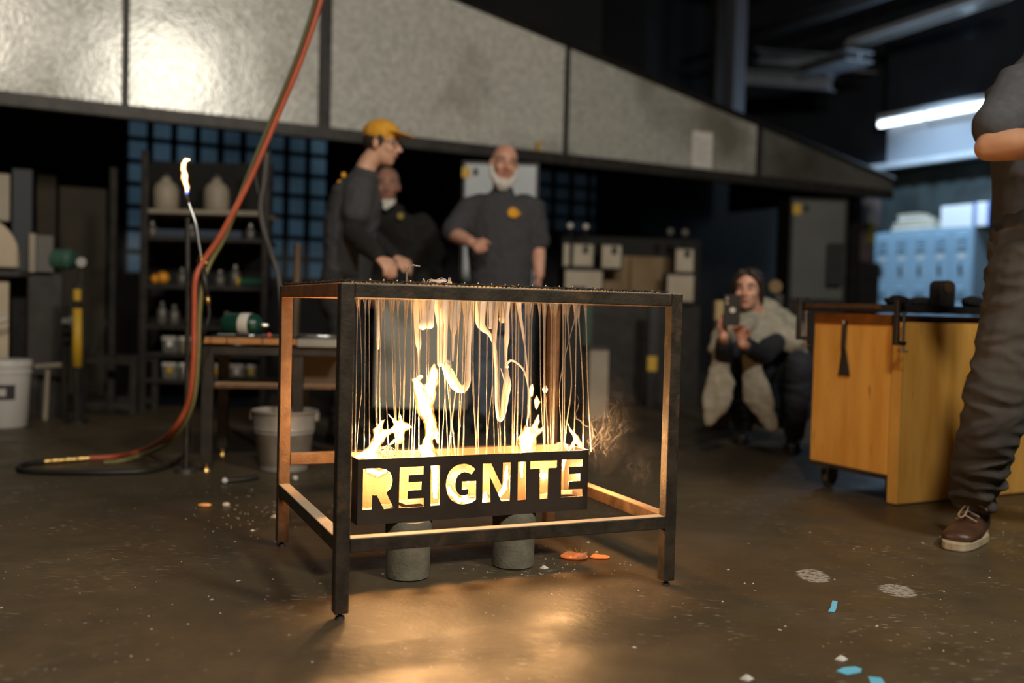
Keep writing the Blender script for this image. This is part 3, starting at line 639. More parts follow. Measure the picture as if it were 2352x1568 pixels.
def face_parts(P, r, f, u, s, parent, brow=M['hairdark'], smile=True):
    for q in (-1, 1):
        mb = MB(); mb.ell(P(q*0.031, 0.069, 0.012), r*0.014*s, f*0.0125*s, u*0.0085*s, 12, 8); mb.obj('eye', M['eyew'], parent, smooth=True)
        mb = MB(); mb.ell(P(q*0.031, 0.079, 0.012), r*0.006*s, f*0.004*s, u*0.006*s, 10, 6); mb.obj('iris', M['eyed'], parent, smooth=True)
        mb = MB(); mb.tube([P(q*0.014, 0.092, 0.033), P(q*0.032, 0.086, 0.039), P(q*0.050, 0.072, 0.033)], [0.003*s, 0.0045*s, 0.002*s], 6); mb.obj('eyebrow', brow, parent, smooth=True)
    k = 0.006 if smile else 0
    mb = MB(); mb.tube([P(-0.026, 0.076, -0.052+k), P(-0.012, 0.089, -0.056), P(0, 0.0945, -0.0565), P(0.012, 0.089, -0.056), P(0.026, 0.076, -0.052+k)], [0.002*s, 0.0045*s, 0.005*s, 0.0045*s, 0.002*s], 8); mb.obj('lips', M['lip'], parent, smooth=True)
def hand(mb, wrist, d, palm_n, s=1.0, curl=0.5, thumb_side=1, spread=0.13):
    """palm, four fingers of unequal length with two bends, and a thumb leaving the side of the palm"""
    d = V(d).normalized(); n = (V(palm_n)-d*V(palm_n).dot(d)).normalized(); a = d.cross(n)*thumb_side
    w = V(wrist); k = w+d*0.088*s
    mb.tube([w-d*0.01*s, w+d*0.03*s, w+d*0.065*s, k], [0.026*s, 0.037*s, 0.041*s, 0.039*s], 10, ry=[0.020*s, 0.016*s, 0.014*s, 0.011*s], side=a, round_caps=True)
    for i, (o_, ln) in enumerate(((0.030, 0.074), (0.010, 0.083), (-0.011, 0.077), (-0.031, 0.060))):
        b0 = k+a*o_*s-d*0.012*s; dd = (d+a*o_*spread/0.03).normalized(); c1 = curl*(0.75+0.12*i)
        p = [b0]; ang = 0
        for seg in (0.45, 0.32, 0.26):
            ang += c1; p.append(p[-1]+(dd*math.cos(ang)+n*math.sin(ang))*ln*seg*s)
        mb.tube(p, [0.0098*s, 0.0092*s, 0.0085*s, 0.007*s], 8, round_caps=True)
    t0 = w+d*0.028*s+a*0.026*s; t1 = t0+(d*0.55+a*0.75+n*0.15).normalized()*0.036*s; t2 = t1+(d*0.85+a*0.25+n*0.4).normalized()*0.034*s; t3 = t2+(d*0.9-a*0.1+n*0.5*curl*2).normalized()*0.024*s
    mb.tube([t0-a*0.012*s, t1, t2, t3], [0.015*s, 0.013*s, 0.011*s, 0.0085*s], 8, round_caps=True)
def shoe(parent, ankle, fwd, m_, L_=0.27, h=0.10, sole=None, name='boot', wd=1.0, toe_sq=2.0):
    f = V(fwd); f.z = 0; f.normalize(); r = f.cross(V((0, 0, 1))); c = V((ankle.x, ankle.y, 0))
    P = lambda a, b, z: c+r*a+f*b+V((0, 0, z))
    mb = MB()
    mb.tube([P(0, -0.062, 0.045), P(0, 0.0, 0.052), P(0, 0.08, 0.048), P(0, 0.14, 0.042), P(0, L_-0.085, 0.038)], [0.034, 0.038*(1+wd)/2, 0.044*wd, 0.048*wd, 0.042*wd], 12, ry=[0.034, 0.045, 0.037, 0.031, 0.025], side=r, round_caps=True)
    mb.tube([P(0, -0.02, 0.05), P(0, -0.015, h), P(0, -0.015, h+0.05)], [0.045, 0.043, 0.046], 12, round_caps=False)
    mb.tube([P(0, 0.0, h), P(0, 0.06, 0.075)], [0.035, 0.036], 10, round_caps=True)
    o = blob(name, mb, m_, parent, 0.008, 4)
    q = MB(); pts = []
    for t in range(24):
        a = 2*math.pi*t/24; x = math.sin(a); y = math.cos(a); e_ = 2.0/(toe_sq if y > 0 else 2.0)
        x = math.copysign(abs(x)**e_, x); y = math.copysign(abs(y)**e_, y)
        pts.append(P(x*((0.042+0.011*wd) if y > -0.3 else 0.042), (L_-0.14)/2+y*((L_+0.05)/2+0.008), 0.001))
    q.prism(pts, (0, 0, 0.028)); so = q.obj('sole', sole or m_, None, 0.004)
    so.parent = o; so.matrix_parent_inverse = o.matrix_world.inverted()
    return o
def wrinkle(amp, freq, st=(1, 1, 2.2), sd=0.0):
    def f(p):
        q = V((p.x*st[0]+sd, p.y*st[1], p.z*st[2]))*freq
        a = noise.noise(q+V((noise.noise(q*0.5)*1.2, 0, 0))); return amp*(1-abs(a)*2.2)+amp*0.4*noise.noise(q*2.3)
    return f
def limb(mb, pts, rad, n=12, ry=None, side=None): mb.tube(pts, rad, n, ry=ry, side=side, round_caps=True)

# ---------------------------------------------------------------- man with arms crossed at the right edge
RM = thing('person', 'person in grey jeans and brown laced boots with folded arms beside the yellow cart', 'person', onz(2230, 1262))
YM = 3.30
px2 = lambda x, y, Y=YM: at(x, y, Y)
hipc = px2(2425, 560, 3.38); chest = px2(2430, 260, 3.34); neckb = px2(2440, 95, 3.33)
fdir = V((-0.50, -0.86, 0)); sdir = V((0.86, -0.50, 0))            # he faces the table; his right side is at the left of the picture
hd = px2(2425, -75, 3.28)
shR = px2(2345, 205, 3.32); elR = px2(2272, 338, 3.22); wrR = px2(2460, 318, 3.05)
shL = shR+sdir*0.36; elL = elR+sdir*0.50+V((0, 0, -0.02)); wrL = elR+sdir*0.30+fdir*0.10+V((0, 0, 0.05))
mb = MB(); limb(mb, [hipc, chest, neckb], [0.12, 0.13, 0.06], ry=[0.09, 0.09, 0.05], side=sdir)
P, r_, f_, u_ = head(mb, hd, fdir+V((0, 0, -0.1)), (0, 0, 1))
limb(mb, [neckb-V((0, 0, 0.05)), hd-V((0, 0, 0.05))], [0.062, 0.055])
limb(mb, [shR, elR+V((0.01, 0, 0.02))], [0.052, 0.047]); limb(mb, [elR, elR.lerp(wrR, 0.35), wrR], [0.047, 0.052, 0.033])
limb(mb, [shL, elL], [0.052, 0.047]); limb(mb, [elL, elL.lerp(wrL, 0.35), wrL], [0.047, 0.050, 0.033])
hand(mb, wrR, (wrR-elR), -fdir, curl=0.35); hand(mb, wrL, (wrL-elL), -fdir, curl=0.5, thumb_side=-1)
blob('body', mb, M['skinC'], RM, 0.009, 4)
face_parts(P, r_, f_, u_, 1.0, RM)
mb = MB(); mb.ell(P(0, -0.022, 0.045), r_*0.081, f_*0.098, u_*0.088); blob('hair', mb, M['hairdark'], RM, 0.01, 2)
mb = MB()
limb(mb, [px2(2428, 520, 3.36), px2(2430, 420, 3.35), px2(2430, 300, 3.34), px2(2432, 200, 3.33), px2(2438, 130, 3.33)], [0.205, 0.20, 0.215, 0.225, 0.12], 20, ry=[0.125, 0.125, 0.135, 0.125, 0.08], side=sdir)
limb(mb, [shR+sdir*0.09+V((0, 0, 0.02)), shR, shR.lerp(elR, 0.5), px2(2290, 290, 3.24)], [0.085, 0.092, 0.083, 0.079], 14)
limb(mb, [shL, shL.lerp(elL, 0.75)], [0.09, 0.08], 14)
blob('t_shirt', mb, M['charcoal'], RM, 0.010, 5, wrinkle(0.0025, 7, (1, 1, 1.4)))
mb = MB()
limb(mb, [px2(2420, 505, 3.37), px2(2418, 600, 3.37), px2(2400, 700, 3.36)], [0.185, 0.205, 0.19], 18, ry=[0.13, 0.14, 0.13], side=sdir)
AN = onz(2236, 1228)
limb(mb, [px2(2370, 620, 3.36), px2(2352, 720, 3.34), px2(2325, 820, 3.32), px2(2292, 910, 3.31), px2(2275, 985, 3.32), px2(2256, 1050, 3.37), px2(2247, 1095, 3.41), px2(2242, 1128, 3.445)],
     [0.150, 0.142, 0.123, 0.105, 0.095, 0.086, 0.080, 0.074], 18, ry=[0.13, 0.125, 0.115, 0.102, 0.095, 0.088, 0.082, 0.076])
anL = V((AN.x, AN.y, 0))+sdir*0.40-fdir*0.35
limb(mb, [px2(2480, 640, 3.40), (px2(2480, 640, 3.4)+anL)/2+V((0, 0, 0.02))+fdir*0.04, anL+V((0, 0, 0.10))], [0.145, 0.10, 0.078], 16)
def jw(p):
    b_ = wrinkle(0.009, 8, (1.0, 1.0, 2.4))(p)
    k = max(0, min(1, (0.34-p.z)/0.14))
    return b_*(1+0.8*k)+0.004*k*math.sin(p.z*95+9*noise.noise(p*5))
blob('jeans', mb, M['greyjean'], RM, 0.009, 3, jw)
mb = MB(); limb(mb, [px2(2422, 498, 3.365), px2(2420, 522, 3.365)], [0.192, 0.196], 18, ry=[0.135, 0.138], side=sdir); blob('belt', mb, M['blackboot'], RM, 0.009, 3)
toe = onz(2188, 1262); foot_f = (toe-V((AN.x, AN.y, 0))); foot_f.z = 0
ankR = onz(2190, 1264)-V((-0.64, -0.77, 0)).normalized()*0.258; ankR.z = 0.08
bt = shoe(RM, ankR, V((-0.64, -0.77, 0)), M['leather'], 0.31, 0.12, M['sole'], wd=1.28, toe_sq=3.2)
bt['label'] = 'brown leather boot with cream sole edge'
shoe(RM, anL, fdir, M['leather'], 0.285, 0.12, M['sole'])
bf = V((-0.64, -0.77, 0)).normalized(); br = bf.cross(V((0, 0, 1)))
BP = lambda a, b_, z: V((ankR.x, ankR.y, 0))+br*a+bf*b_+V((0, 0, z))
mb = MB()
LS = V((0, 0, 0.012))
for k, (b_, z) in enumerate(((0.125, 0.083), (0.100, 0.096), (0.075, 0.110))):
    mb.tube([BP(-0.034, b_-0.004, z-0.014)+LS, BP(0, b_+0.006, z+0.004)+LS, BP(0.034, b_-0.004, z-0.014)+LS], 0.0028, 6)
def smooth_tube(pts, r):
    out = []; k = len(pts)
    for i in range(k-1):
        p0, p1, p2, p3 = pts[max(i-1, 0)], pts[i], pts[i+1], pts[min(i+2, k-1)]
        for s_ in range(4):
            t = s_/4; out.append(0.5*((2*p1)+(p2-p0)*t+(2*p0-5*p1+4*p2-p3)*t*t+(3*p1-p0-3*p2+p3)*t**3))
    mb.tube(out+[pts[-1]], r, 6)
kn = BP(0, 0.088, 0.140)
for q in (-1, 1):
    smooth_tube([kn, BP(q*0.014, 0.112, 0.120), BP(q*0.024, 0.128, 0.098), BP(q*0.010, 0.136, 0.092), BP(0, 0.118, 0.112), kn] if q > 0 else [kn, BP(-0.02, 0.098, 0.138), BP(-0.048, 0.092, 0.128), BP(-0.055, 0.085, 0.118)], 0.0026)
    smooth_tube([kn, BP(q*0.02, 0.078, 0.168), BP(q*0.052, 0.074, 0.178), BP(q*0.064, 0.074, 0.168), BP(q*0.040, 0.082, 0.156), kn], 0.0026)
la = mb.obj('laces', M['lace']); la.parent = bt; la.matrix_parent_inverse = bt.matrix_world.inverted()

# ---------------------------------------------------------------- bearded man behind the table
YB = 6.3; pb = lambda x, y, Y=YB: at(x, y, Y)
BM = thing('person', 'bald person with a white beard in charcoal T-shirt and blue jeans standing behind the table', 'person', onz(1150, 990))
sd = V((0.97, -0.22, 0)); fd = V((0.22, -0.97, 0)).normalized()
fd = V((-0.10, -0.99, 0)); sd = V((0.99, -0.10, 0))
hdB = pb(1158, 378, 6.27)
mb = MB(); limb(mb, [pb(1148, 690), pb(1150, 560), pb(1150, 450)], [0.13, 0.14, 0.07], ry=[0.1, 0.1, 0.06], side=sd)
P, r_, f_, u_ = head(mb, hdB, fd+V((0.32, 0, -0.12)), V((0.13, 0, 1)), 1.06)
limb(mb, [pb(1152, 462), pb(1156, 400)], [0.066, 0.062])
elA = pb(1040, 537, 6.22); wrA = pb(1083, 556, 6.05); shA = pb(1078, 478); shB = pb(1226, 478); elB = pb(1236, 560, 6.32); wrB = pb(1238, 632, 6.22)
limb(mb, [shA, elA], [0.052, 0.047]); limb(mb, [elA, elA.lerp(wrA, 0.4), wrA], [0.047, 0.048, 0.034]); hand(mb, wrA, wrA-elA, V((0.3, 0.6, -0.6)), 1.0, 1.0, 1)
limb(mb, [shB, elB], [0.052, 0.045]); limb(mb, [elB, elB.lerp(wrB, 0.4), wrB], [0.045, 0.046, 0.033]); hand(mb, wrB, wrB-elB, V((-0.9, 0, 0)), 1.0, 0.45, -1)
blob('body', mb, M['skinB'], BM, 0.009, 4)
face_parts(P, r_, f_, u_, 1.06, BM, M['hairgrey'])
mb = MB(); s_ = 1.06
mb.tube([P(-0.076, 0.0, -0.015), P(-0.066, 0.028, -0.07), P(-0.035, 0.062, -0.108), P(0, 0.075, -0.118), P(0.035, 0.062, -0.108), P(0.066, 0.028, -0.07), P(0.076, 0.0, -0.015)], [0.012, 0.02, 0.03, 0.035, 0.03, 0.02, 0.012], 10, round_caps=True)
mb.ell(P(0, 0.060, -0.125), r_*0.045, f_*0.038, u_*0.040)
blob('beard', mb, M['beard'], BM, 0.008, 2)
mb = MB()
for q in (-1, 1): mb.ell(P(q*0.066, -0.035, 0.03), r_*0.014, f_*0.05, u_*0.04)
mb.ell(P(0, -0.08, 0.01), r_*0.06, f_*0.026, u_*0.06); blob('hair', mb, M['hairgrey'], BM, 0.008, 2)
mb = MB()
limb(mb, [pb(1150, 708), pb(1150, 640), pb(1150, 560), pb(1150, 500), pb(1150, 464), pb(1154, 448)], [0.185, 0.195, 0.215, 0.222, 0.165, 0.075], 20, ry=[0.135, 0.15, 0.15, 0.135, 0.11, 0.075], side=sd)
limb(mb, [pb(1105, 472), shA, shA.lerp(elA, 0.55), shA.lerp(elA, 0.88)], [0.075, 0.078, 0.076, 0.08], 14)
limb(mb, [pb(1202, 472), shB, shB.lerp(elB, 0.55), shB.lerp(elB, 0.9)], [0.075, 0.078, 0.075, 0.078], 14)
blob('t_shirt', mb, M['charcoal'], BM, 0.011, 5, wrinkle(0.005, 8, (1, 1, 1.3)))
# amber round emblem on the chest
c = pb(1178, 488, 6.155); mb = MB(); mb.cyl(c, c+V((0, -0.006, 0)), 0.031, 0.031, 20); mb.tube([c+V((0.02, -0.003, 0.016)), c+V((0.045, -0.003, -0.006)), c+V((0.01, -0.003, -0.03))], 0.008, 6); mb.obj('chest_emblem', M['orangeprint'], BM)
mb = MB(); kx = [(1112, 1108, 1106), (1188, 1192, 1192)]
limb(mb, [pb(1150, 690), pb(1150, 725)], [0.175, 0.185], 18, ry=[0.125, 0.13], side=sd)
feet = []
for (a, b_, c_) in kx:
    g = onz(c_, 985); limb(mb, [pb(a, 720), pb(b_, 830), V((g.x, g.y, 0.10))], [0.105, 0.078, 0.068], 14); feet.append(g)
blob('jeans', mb, M['jean'], BM, 0.011, 4, wrinkle(0.007, 8))
for g in feet: shoe(BM, g, fd, M['blackboot'], 0.29, 0.10)

# ---------------------------------------------------------------- young man in a mustard cap
YC = 5.45; pc = lambda x, y, Y=YC: at(x, y, Y)
CP = thing('person', 'person in a mustard cap and glasses leaning forward, black sleeves under the T-shirt', 'person', onz(800, 1018))
fd = V((0.93, -0.26, -0.10)); sd = V((0.35, 0.94, 0)).normalized()
hdC = pc(878, 333)
mb = MB(); limb(mb, [pc(800, 640), pc(812, 520), pc(832, 420)], [0.12, 0.13, 0.07], ry=[0.1, 0.11, 0.06], side=V((0.3, 0.95, 0)))
P, r_, f_, u_ = head(mb, hdC, fd, V((0.10, 0, 1)), 1.0)
limb(mb, [pc(830, 415), pc(846, 375), pc(868, 350)], [0.062, 0.055, 0.055])
shC = pc(826, 430, 5.30); elC = pc(812, 535, 5.26); wrC = pc(868, 588, 5.05)
shD = pc(834, 432, 5.62); elD = pc(842, 535, 5.65); wrD = pc(905, 590, 5.42)
limb(mb, [shC, elC], [0.045, 0.042]); limb(mb, [elC, elC.lerp(wrC, 0.4), wrC], [0.042, 0.042, 0.030]); hand(mb, wrC, V((0.55, -0.25, -0.5)), V((-0.1, 0.4, -0.8)), 1.0, 0.55, 1)
limb(mb, [shD, elD], [0.045, 0.042]); limb(mb, [elD, wrD], [0.042, 0.030]); hand(mb, wrD, V((0.8, -0.15, -0.3)), V((0, 0.3, -0.9)), 1.0, 0.6, -1)
blob('body', mb, M['skinA'], CP, 0.009, 4)
face_parts(P, r_, f_, u_, 1.0, CP)
mb = MB(); mb.ell(P(0, -0.028, 0.025), r_*0.081, f_*0.090, u_*0.085)
for q in (-1, 1): mb.ell(P(q*0.073, 0.018, 0.02), r_*0.010, f_*0.018, u_*0.04)
blob('hair', mb, M['hairdark'], CP, 0.009, 2)
mb = MB()
for i in range(1, 5):
    pass
mb.ell(P(0, -0.014, 0.062), r_*0.087, f_*0.107, u_*0.078)
mb.tube([P(0, 0.045, 0.066), P(0, 0.10, 0.068), P(0, 0.165, 0.058)], [0.072, 0.076, 0.050], 14, ry=[0.012, 0.008, 0.006], side=r_, round_caps=True)
cp = blob('cap', mb, M['capyel'], CP, 0.007, 2)
mb = MB(); mb.sph(P(0, -0.014, 0.141), 0.008, 8, 6); q_ = mb.obj('cap_button', M['capyel']); q_.parent = cp; q_.matrix_parent_inverse = cp.matrix_world.inverted()
mb = MB()
for q in (-1, 1):
    ce = P(q*0.032, 0.094, 0.010)
    ring = [ce+r_*math.cos(t*0.5236)*0.024+u_*math.sin(t*0.5236)*0.019 for t in range(13)]
    mb.tube(ring, 0.0022, 6); mb.tube([P(q*0.055, 0.09, 0.014), P(q*0.080, 0.0, 0.012)], 0.0022, 6)
mb.tube([P(-0.009, 0.097, 0.013), P(0.009, 0.097, 0.013)], 0.0022, 6); mb.obj('glasses', M['blackrubber'], CP)
mb = MB()
limb(mb, [pc(796, 665), pc(798, 600), pc(806, 520), pc(822, 450), pc(836, 408)], [0.155, 0.15, 0.17, 0.185, 0.085], 20, ry=[0.12, 0.125, 0.14, 0.125, 0.07], side=sd)
limb(mb, [pc(828, 428, 5.38), shC, shC.lerp(elC, 0.55)], [0.080, 0.080, 0.076], 14); limb(mb, [pc(832, 428, 5.55), shD, shD.lerp(elD, 0.5)], [0.08, 0.08, 0.074], 14)
blob('t_shirt', mb, M['charcoal'], CP, 0.010, 5, wrinkle(0.005, 9, (1, 1, 1.3)))
mb = MB(); limb(mb, [shC.lerp(elC, 0.45), elC, elC.lerp(wrC, 0.5), wrC-(wrC-elC)*0.03], [0.060, 0.058, 0.054, 0.040], 12); blob('sleeve', mb, M['black_cloth'], CP, 0.009, 4, wrinkle(0.004, 14))
mb = MB(); limb(mb, [shD.lerp(elD, 0.4), elD, wrD-(wrD-elD)*0.03], [0.060, 0.058, 0.040], 12); blob('sleeve', mb, M['black_cloth'], CP, 0.009, 4, wrinkle(0.004, 14))
mb = MB(); limb(mb, [pc(794, 640), pc(793, 690)], [0.165, 0.175], 16, ry=[0.125, 0.13], side=sd)
for gx, gy, qx in ((782, 1022, 5.36), (812, 1004, 5.58)):
    g = onz(gx, gy); limb(mb, [at(790, 700, qx), (at(790, 700, qx)+V((g.x, g.y, 0)))/2+V((0.03, -0.02, 0.02)), V((g.x, g.y, 0.09))], [0.10, 0.075, 0.066], 14); shoe(CP, g, V((0.9, -0.4, 0)), M['blackboot'], 0.28, 0.09)
blob('trousers', mb, M['darkjean'], CP, 0.011, 4, wrinkle(0.006, 8))
c = pc(787, 405, 5.36); mb = MB()
for k in range(2): mb.ell(pc(789-k*9, 402+k*18, 5.37), V((0.010, 0, -0.012)), V((0, 0.012, 0)), V((0.010, 0, 0.012)), 8, 6)
mb.obj('back_print', M['orangeprint'], CP)

# ---------------------------------------------------------------- person in a dark jacket behind them
YD = 6.75; pd_ = lambda x, y, Y=YD: at(x, y, Y)
DJ = thing('person', 'person in a black jacket with a white collar in the dark behind the capped person', 'person', onz(905, 966))
fd = V((0.12, -0.99, -0.05)); sd = V((0.99, 0.12, 0)); hdD = pd_(889, 428)
mb = MB(); limb(mb, [pd_(915, 680), pd_(900, 520), pd_(893, 480)], [0.13, 0.14, 0.06], ry=[0.1, 0.1, 0.055], side=sd)
P, r_, f_, u_ = head(mb, hdD, fd, (0, 0, 1), 1.04); limb(mb, [pd_(893, 490), hdD-V((0, 0, 0.05))], [0.062, 0.058])
sA = pd_(842, 520); eA = pd_(830, 610); wA = pd_(858, 672, 6.55); sB = pd_(968, 520); eB = pd_(1008, 600, 6.75); wB = pd_(965, 655, 6.5)
for a_, b_, c_, t_ in ((sA, eA, wA, 1), (sB, eB, wB, -1)):
    limb(mb, [a_, b_, c_], [0.05, 0.045, 0.032]); hand(mb, c_, c_-b_, V((0, 0.5, -0.8)), 1, 0.6, t_)
blob('body', mb, M['skinD'], DJ, 0.011, 4); face_parts(P, r_, f_, u_, 1.04, DJ, M['hairgrey'], False)
mb = MB(); mb.ell(P(0, -0.03, 0.045), r_*0.082, f_*0.09, u_*0.085); blob('hair', mb, M['hairgrey'], DJ, 0.010, 2)
mb = MB()
limb(mb, [pd_(912, 690), pd_(908, 620), pd_(903, 550), pd_(902, 515), pd_(897, 492)], [0.21, 0.215, 0.235, 0.20, 0.10], 18, ry=[0.15, 0.16, 0.15, 0.13, 0.08], side=sd)
for a_, b_, c_ in ((sA, eA, wA), (sB, eB, wB)): limb(mb, [a_, b_, c_-(c_-b_)*0.1], [0.09, 0.075, 0.052], 14)
blob('jacket', mb, M['black_cloth'], DJ, 0.012, 5, wrinkle(0.006, 7))
mb = MB(); mb.prism([pd_(864, 458, 6.60), pd_(909, 458, 6.60), pd_(903, 470, 6.59), pd_(886, 482, 6.58), pd_(870, 470, 6.59)], (0, 0.05, 0)); mb.obj('collar', M['beard'], DJ, 0.004)
c = pd_(920, 496, 6.59); mb = MB(); mb.cyl(c, c+V((0, -0.006, 0)), 0.022, 0.022, 12); mb.obj('chest_emblem', mat('dull_gold_print', (0.30, 0.22, 0.05), 0.8), DJ)
mb = MB(); limb(mb, [pd_(912, 680), pd_(912, 715)], [0.185, 0.19], 16, ry=[0.13, 0.135], side=sd)
for x in (872, 950):
    g = onz(x, 968); limb(mb, [pd_(x+8, 715), pd_(x+3, 820), V((g.x, g.y, 0.09))], [0.105, 0.08, 0.068], 12); shoe(DJ, g, fd, M['blackboot'], 0.29, 0.09)
blob('trousers', mb, M['darkjean'], DJ, 0.012, 4, wrinkle(0.006, 8))

# ---------------------------------------------------------------- crouching woman with a phone
YW = 5.62; pw = lambda x, y, Y=YW: at(x, y, Y)
WM = thing('person', 'person in a grey wool shawl crouching and filming with a black phone', 'person', onz(1775, 1035))
fd = V((-0.42, -0.90, -0.10)); sd = V((0.9, -0.42, 0)); hdW = pw(1719, 664, 5.52)
mb = MB()
limb(mb, [pw(1770, 930, 5.85), pw(1760, 830, 5.75), pw(1745, 740, 5.64)], [0.12, 0.12, 0.06], ry=[0.1, 0.09, 0.05], side=sd)
P, r_, f_, u_ = head(mb, hdW, fd, V((0.02, 0, 1)), 0.97)
limb(mb, [pw(1746, 745, 5.64), pw(1727, 690, 5.55)], [0.056, 0.050])
sL = pw(1705, 760, 5.50); eL = pw(1664, 838, 5.36); wL = pw(1662, 772, 5.12)
sR = pw(1802, 760, 5.66); eR = pw(1752, 815, 5.30); wR = pw(1706, 790, 5.10)
limb(mb, [sL, eL, wL], [0.045, 0.040, 0.028]); limb(mb, [sR, eR, wR], [0.045, 0.040, 0.028])
hand(mb, wL, V((-0.06, -0.02, 0.9)), V((0.55, -0.6, 0.1)), 0.93, 0.45, -1); hand(mb, wR, V((-0.20, -0.06, 0.9)), V((-0.5, -0.5, 0.2)), 0.93, 0.75, 1)
blob('body', mb, M['skinB'], WM, 0.008, 4); face_parts(P, r_, f_, u_, 0.97, WM)
mb = MB(); mb.ell(P(0, -0.034, 0.034), r_*0.081, f_*0.086, u_*0.089); mb.ell(P(0, -0.01, 0.078), r_*0.068, f_*0.074, u_*0.044)
for q in (-1, 1): mb.ell(P(q*0.074, -0.02, 0.0), r_*0.010, f_*0.04, u_*0.06)
mb.ell(P(0.0, -0.125, -0.02), r_*0.035, f_*0.035, u_*0.045)
for q in (-1, 1): mb.tube([P(q*0.03, 0.055, 0.10), P(q*0.068, 0.045, 0.055), P(q*0.080, 0.012, 0.0), P(q*0.074, -0.02, -0.075)], [0.022, 0.018, 0.016, 0.014], 8, round_caps=True)
blob('hair', mb, M['hairdark'], WM, 0.009, 2)
mb = MB(); limb(mb, [sL, eL, wL+(eL-wL)*0.22], [0.060, 0.055, 0.042], 12); limb(mb, [sR, eR, wR+(eR-wR)*0.22], [0.062, 0.058, 0.042], 12)
limb(mb, [pw(1768, 920, 5.84), pw(1756, 830, 5.75), pw(1748, 760, 5.66)], [0.17, 0.165, 0.12], 16, ry=[0.13, 0.12, 0.10], side=sd)
blob('black_top', mb, M['navyblack'], WM, 0.010, 4, wrinkle(0.005, 10))
mb = MB()
hipW = pw(1788, 925, 5.92); knR = pw(1838, 838, 5.46); g2 = onz(1822, 1032); knL = pw(1672, 842, 5.42); g1 = onz(1706, 1012)
limb(mb, [hipW+V((-0.06, 0, 0)), hipW+V((0.06, 0, 0))], [0.15, 0.15], 14)
limb(mb, [hipW+V((0.05, 0, 0)), knR], [0.115, 0.080], 14); limb(mb, [knR, knR.lerp(V((g2.x, g2.y, 0.09)), 0.4), V((g2.x, g2.y, 0.09))], [0.080, 0.078, 0.055], 14)
limb(mb, [hipW+V((-0.1, 0, 0)), knL], [0.115, 0.078], 14); limb(mb, [knL, knL.lerp(V((g1.x, g1.y, 0.09)), 0.4), V((g1.x, g1.y, 0.09))], [0.078, 0.076, 0.055], 14)
blob('trousers', mb, M['navyblack'], WM, 0.010, 4, wrinkle(0.006, 8))
shoe(WM, g1, V((-0.3, -0.95, 0)), M['blackboot'], 0.25, 0.07); shoe(WM, g2, V((-0.3, -0.95, 0)), M['blackboot'], 0.25, 0.07)
# the shawl: shoulders, and the two ends that hang between and beside the knees
mb = MB()
limb(mb, [pw(1742, 735, 5.62), pw(1778, 765, 5.60), pw(1822, 788, 5.52)], [0.10, 0.145, 0.085], 16, ry=[0.06, 0.11, 0.06])
limb(mb, [pw(1750, 745, 5.55), pw(1742, 790, 5.46), pw(1715, 815, 5.42)], [0.07, 0.075, 0.03], 14, ry=[0.05, 0.05, 0.02])
limb(mb, [pw(1745, 730, 5.64), pw(1705, 745, 5.52), pw(1660, 775, 5.42), pw(1640, 800, 5.36)], [0.09, 0.085, 0.07, 0.035], 14, ry=[0.06, 0.06, 0.05, 0.025])
limb(mb, [pw(1740, 720, 5.66), pw(1768, 760, 5.72), pw(1790, 830, 5.80)], [0.13, 0.19, 0.17], 16, ry=[0.09, 0.12, 0.10], side=sd)
blob('shawl', mb, M['shawl'], WM, 0.010, 4, wrinkle(0.010, 9, (1, 1, 1)))
mb = MB(); limb(mb, [pw(1652, 800, 5.30), pw(1655, 880, 5.28), pw(1645, 925, 5.27), pw(1627, 972, 5.26)], [0.03, 0.075, 0.080, 0.022], 14, ry=[0.02, 0.03, 0.03, 0.012], side=sd)
blob('shawl_end', mb, M['shawl'], WM, 0.009, 3, wrinkle(0.007, 12, (1, 1, 1)))
mb = MB(); limb(mb, [pw(1722, 790, 5.30), pw(1728, 850, 5.30), pw(1740, 910, 5.30), pw(1775, 985, 5.30)], [0.03, 0.055, 0.080, 0.030], 14, ry=[0.02, 0.03, 0.03, 0.012], side=sd)
blob('shawl_end', mb, M['shawl'], WM, 0.009, 3, wrinkle(0.007, 12, (1, 1, 1)))
# phone
c = pw(1681, 712, 5.05); pf = F((c.x, c.y, c.z), math.radians(-14)); mb = MB(); mb.box(pf, -0.041, 0.041, -0.004, 0.004, -0.078, 0.078)
ph = tag(mb.obj('phone', M['blackrubber'], None, 0.003), 'black phone held up by the crouching person in the shawl', 'phone')
mb = MB(); cc = pf.p(0.004, -0.004, 0.0); mb.cyl(cc, cc-pf.v*0.002, 0.014, 0.014, 16); mb.obj('phone_emblem', M['white'], ph)
mb = MB()
for q in (0.0, 0.022): cc = pf.p(-0.024, -0.004, 0.058-q); mb.cyl(cc, cc-pf.v*0.003, 0.008, 0.008, 12)
mb.obj('camera_lens', M['chrome'], ph)
# ================================================================= yellow cart at the right
CF = F(onz(2058, 1162), math.radians(27)); CF.o.z = 0
ct = thing('work_cart', 'yellow plywood cart on casters with a black steel top at the right', 'cart', CF.p(0.5, 0.25, 0))
PU = CF.u
def cpl(px, py, off=0.0):      # pixel on the cart's left face
    return onplane(px, py, CF.o-CF.u*off, CF.u)
vL = (cpl(1860, 1062)-CF.o).dot(CF.v); CW = 1.35
mb = MB(); mb.box(CF, 0.0, 0.018, 0.056, vL, 0.118, 0.782); mb.obj('side_panel', M['yellowply'], ct, 0.003)
mb = MB(); mb.box(CF, -0.006, 0.0, 0.054, vL, 0.735, 0.782); mb.obj('batten', mat('stained_plywood', (0.36, 0.15, 0.03), 0.5, 0, (0.20, 0.09, 0.025), 14), ct, 0.002)
mb = MB(); mb.box(CF, 0.02, CW-0.02, 0.07, vL-0.002, 0.14, 0.78); mb.obj('body', M['yellowply'], ct, 0.003)
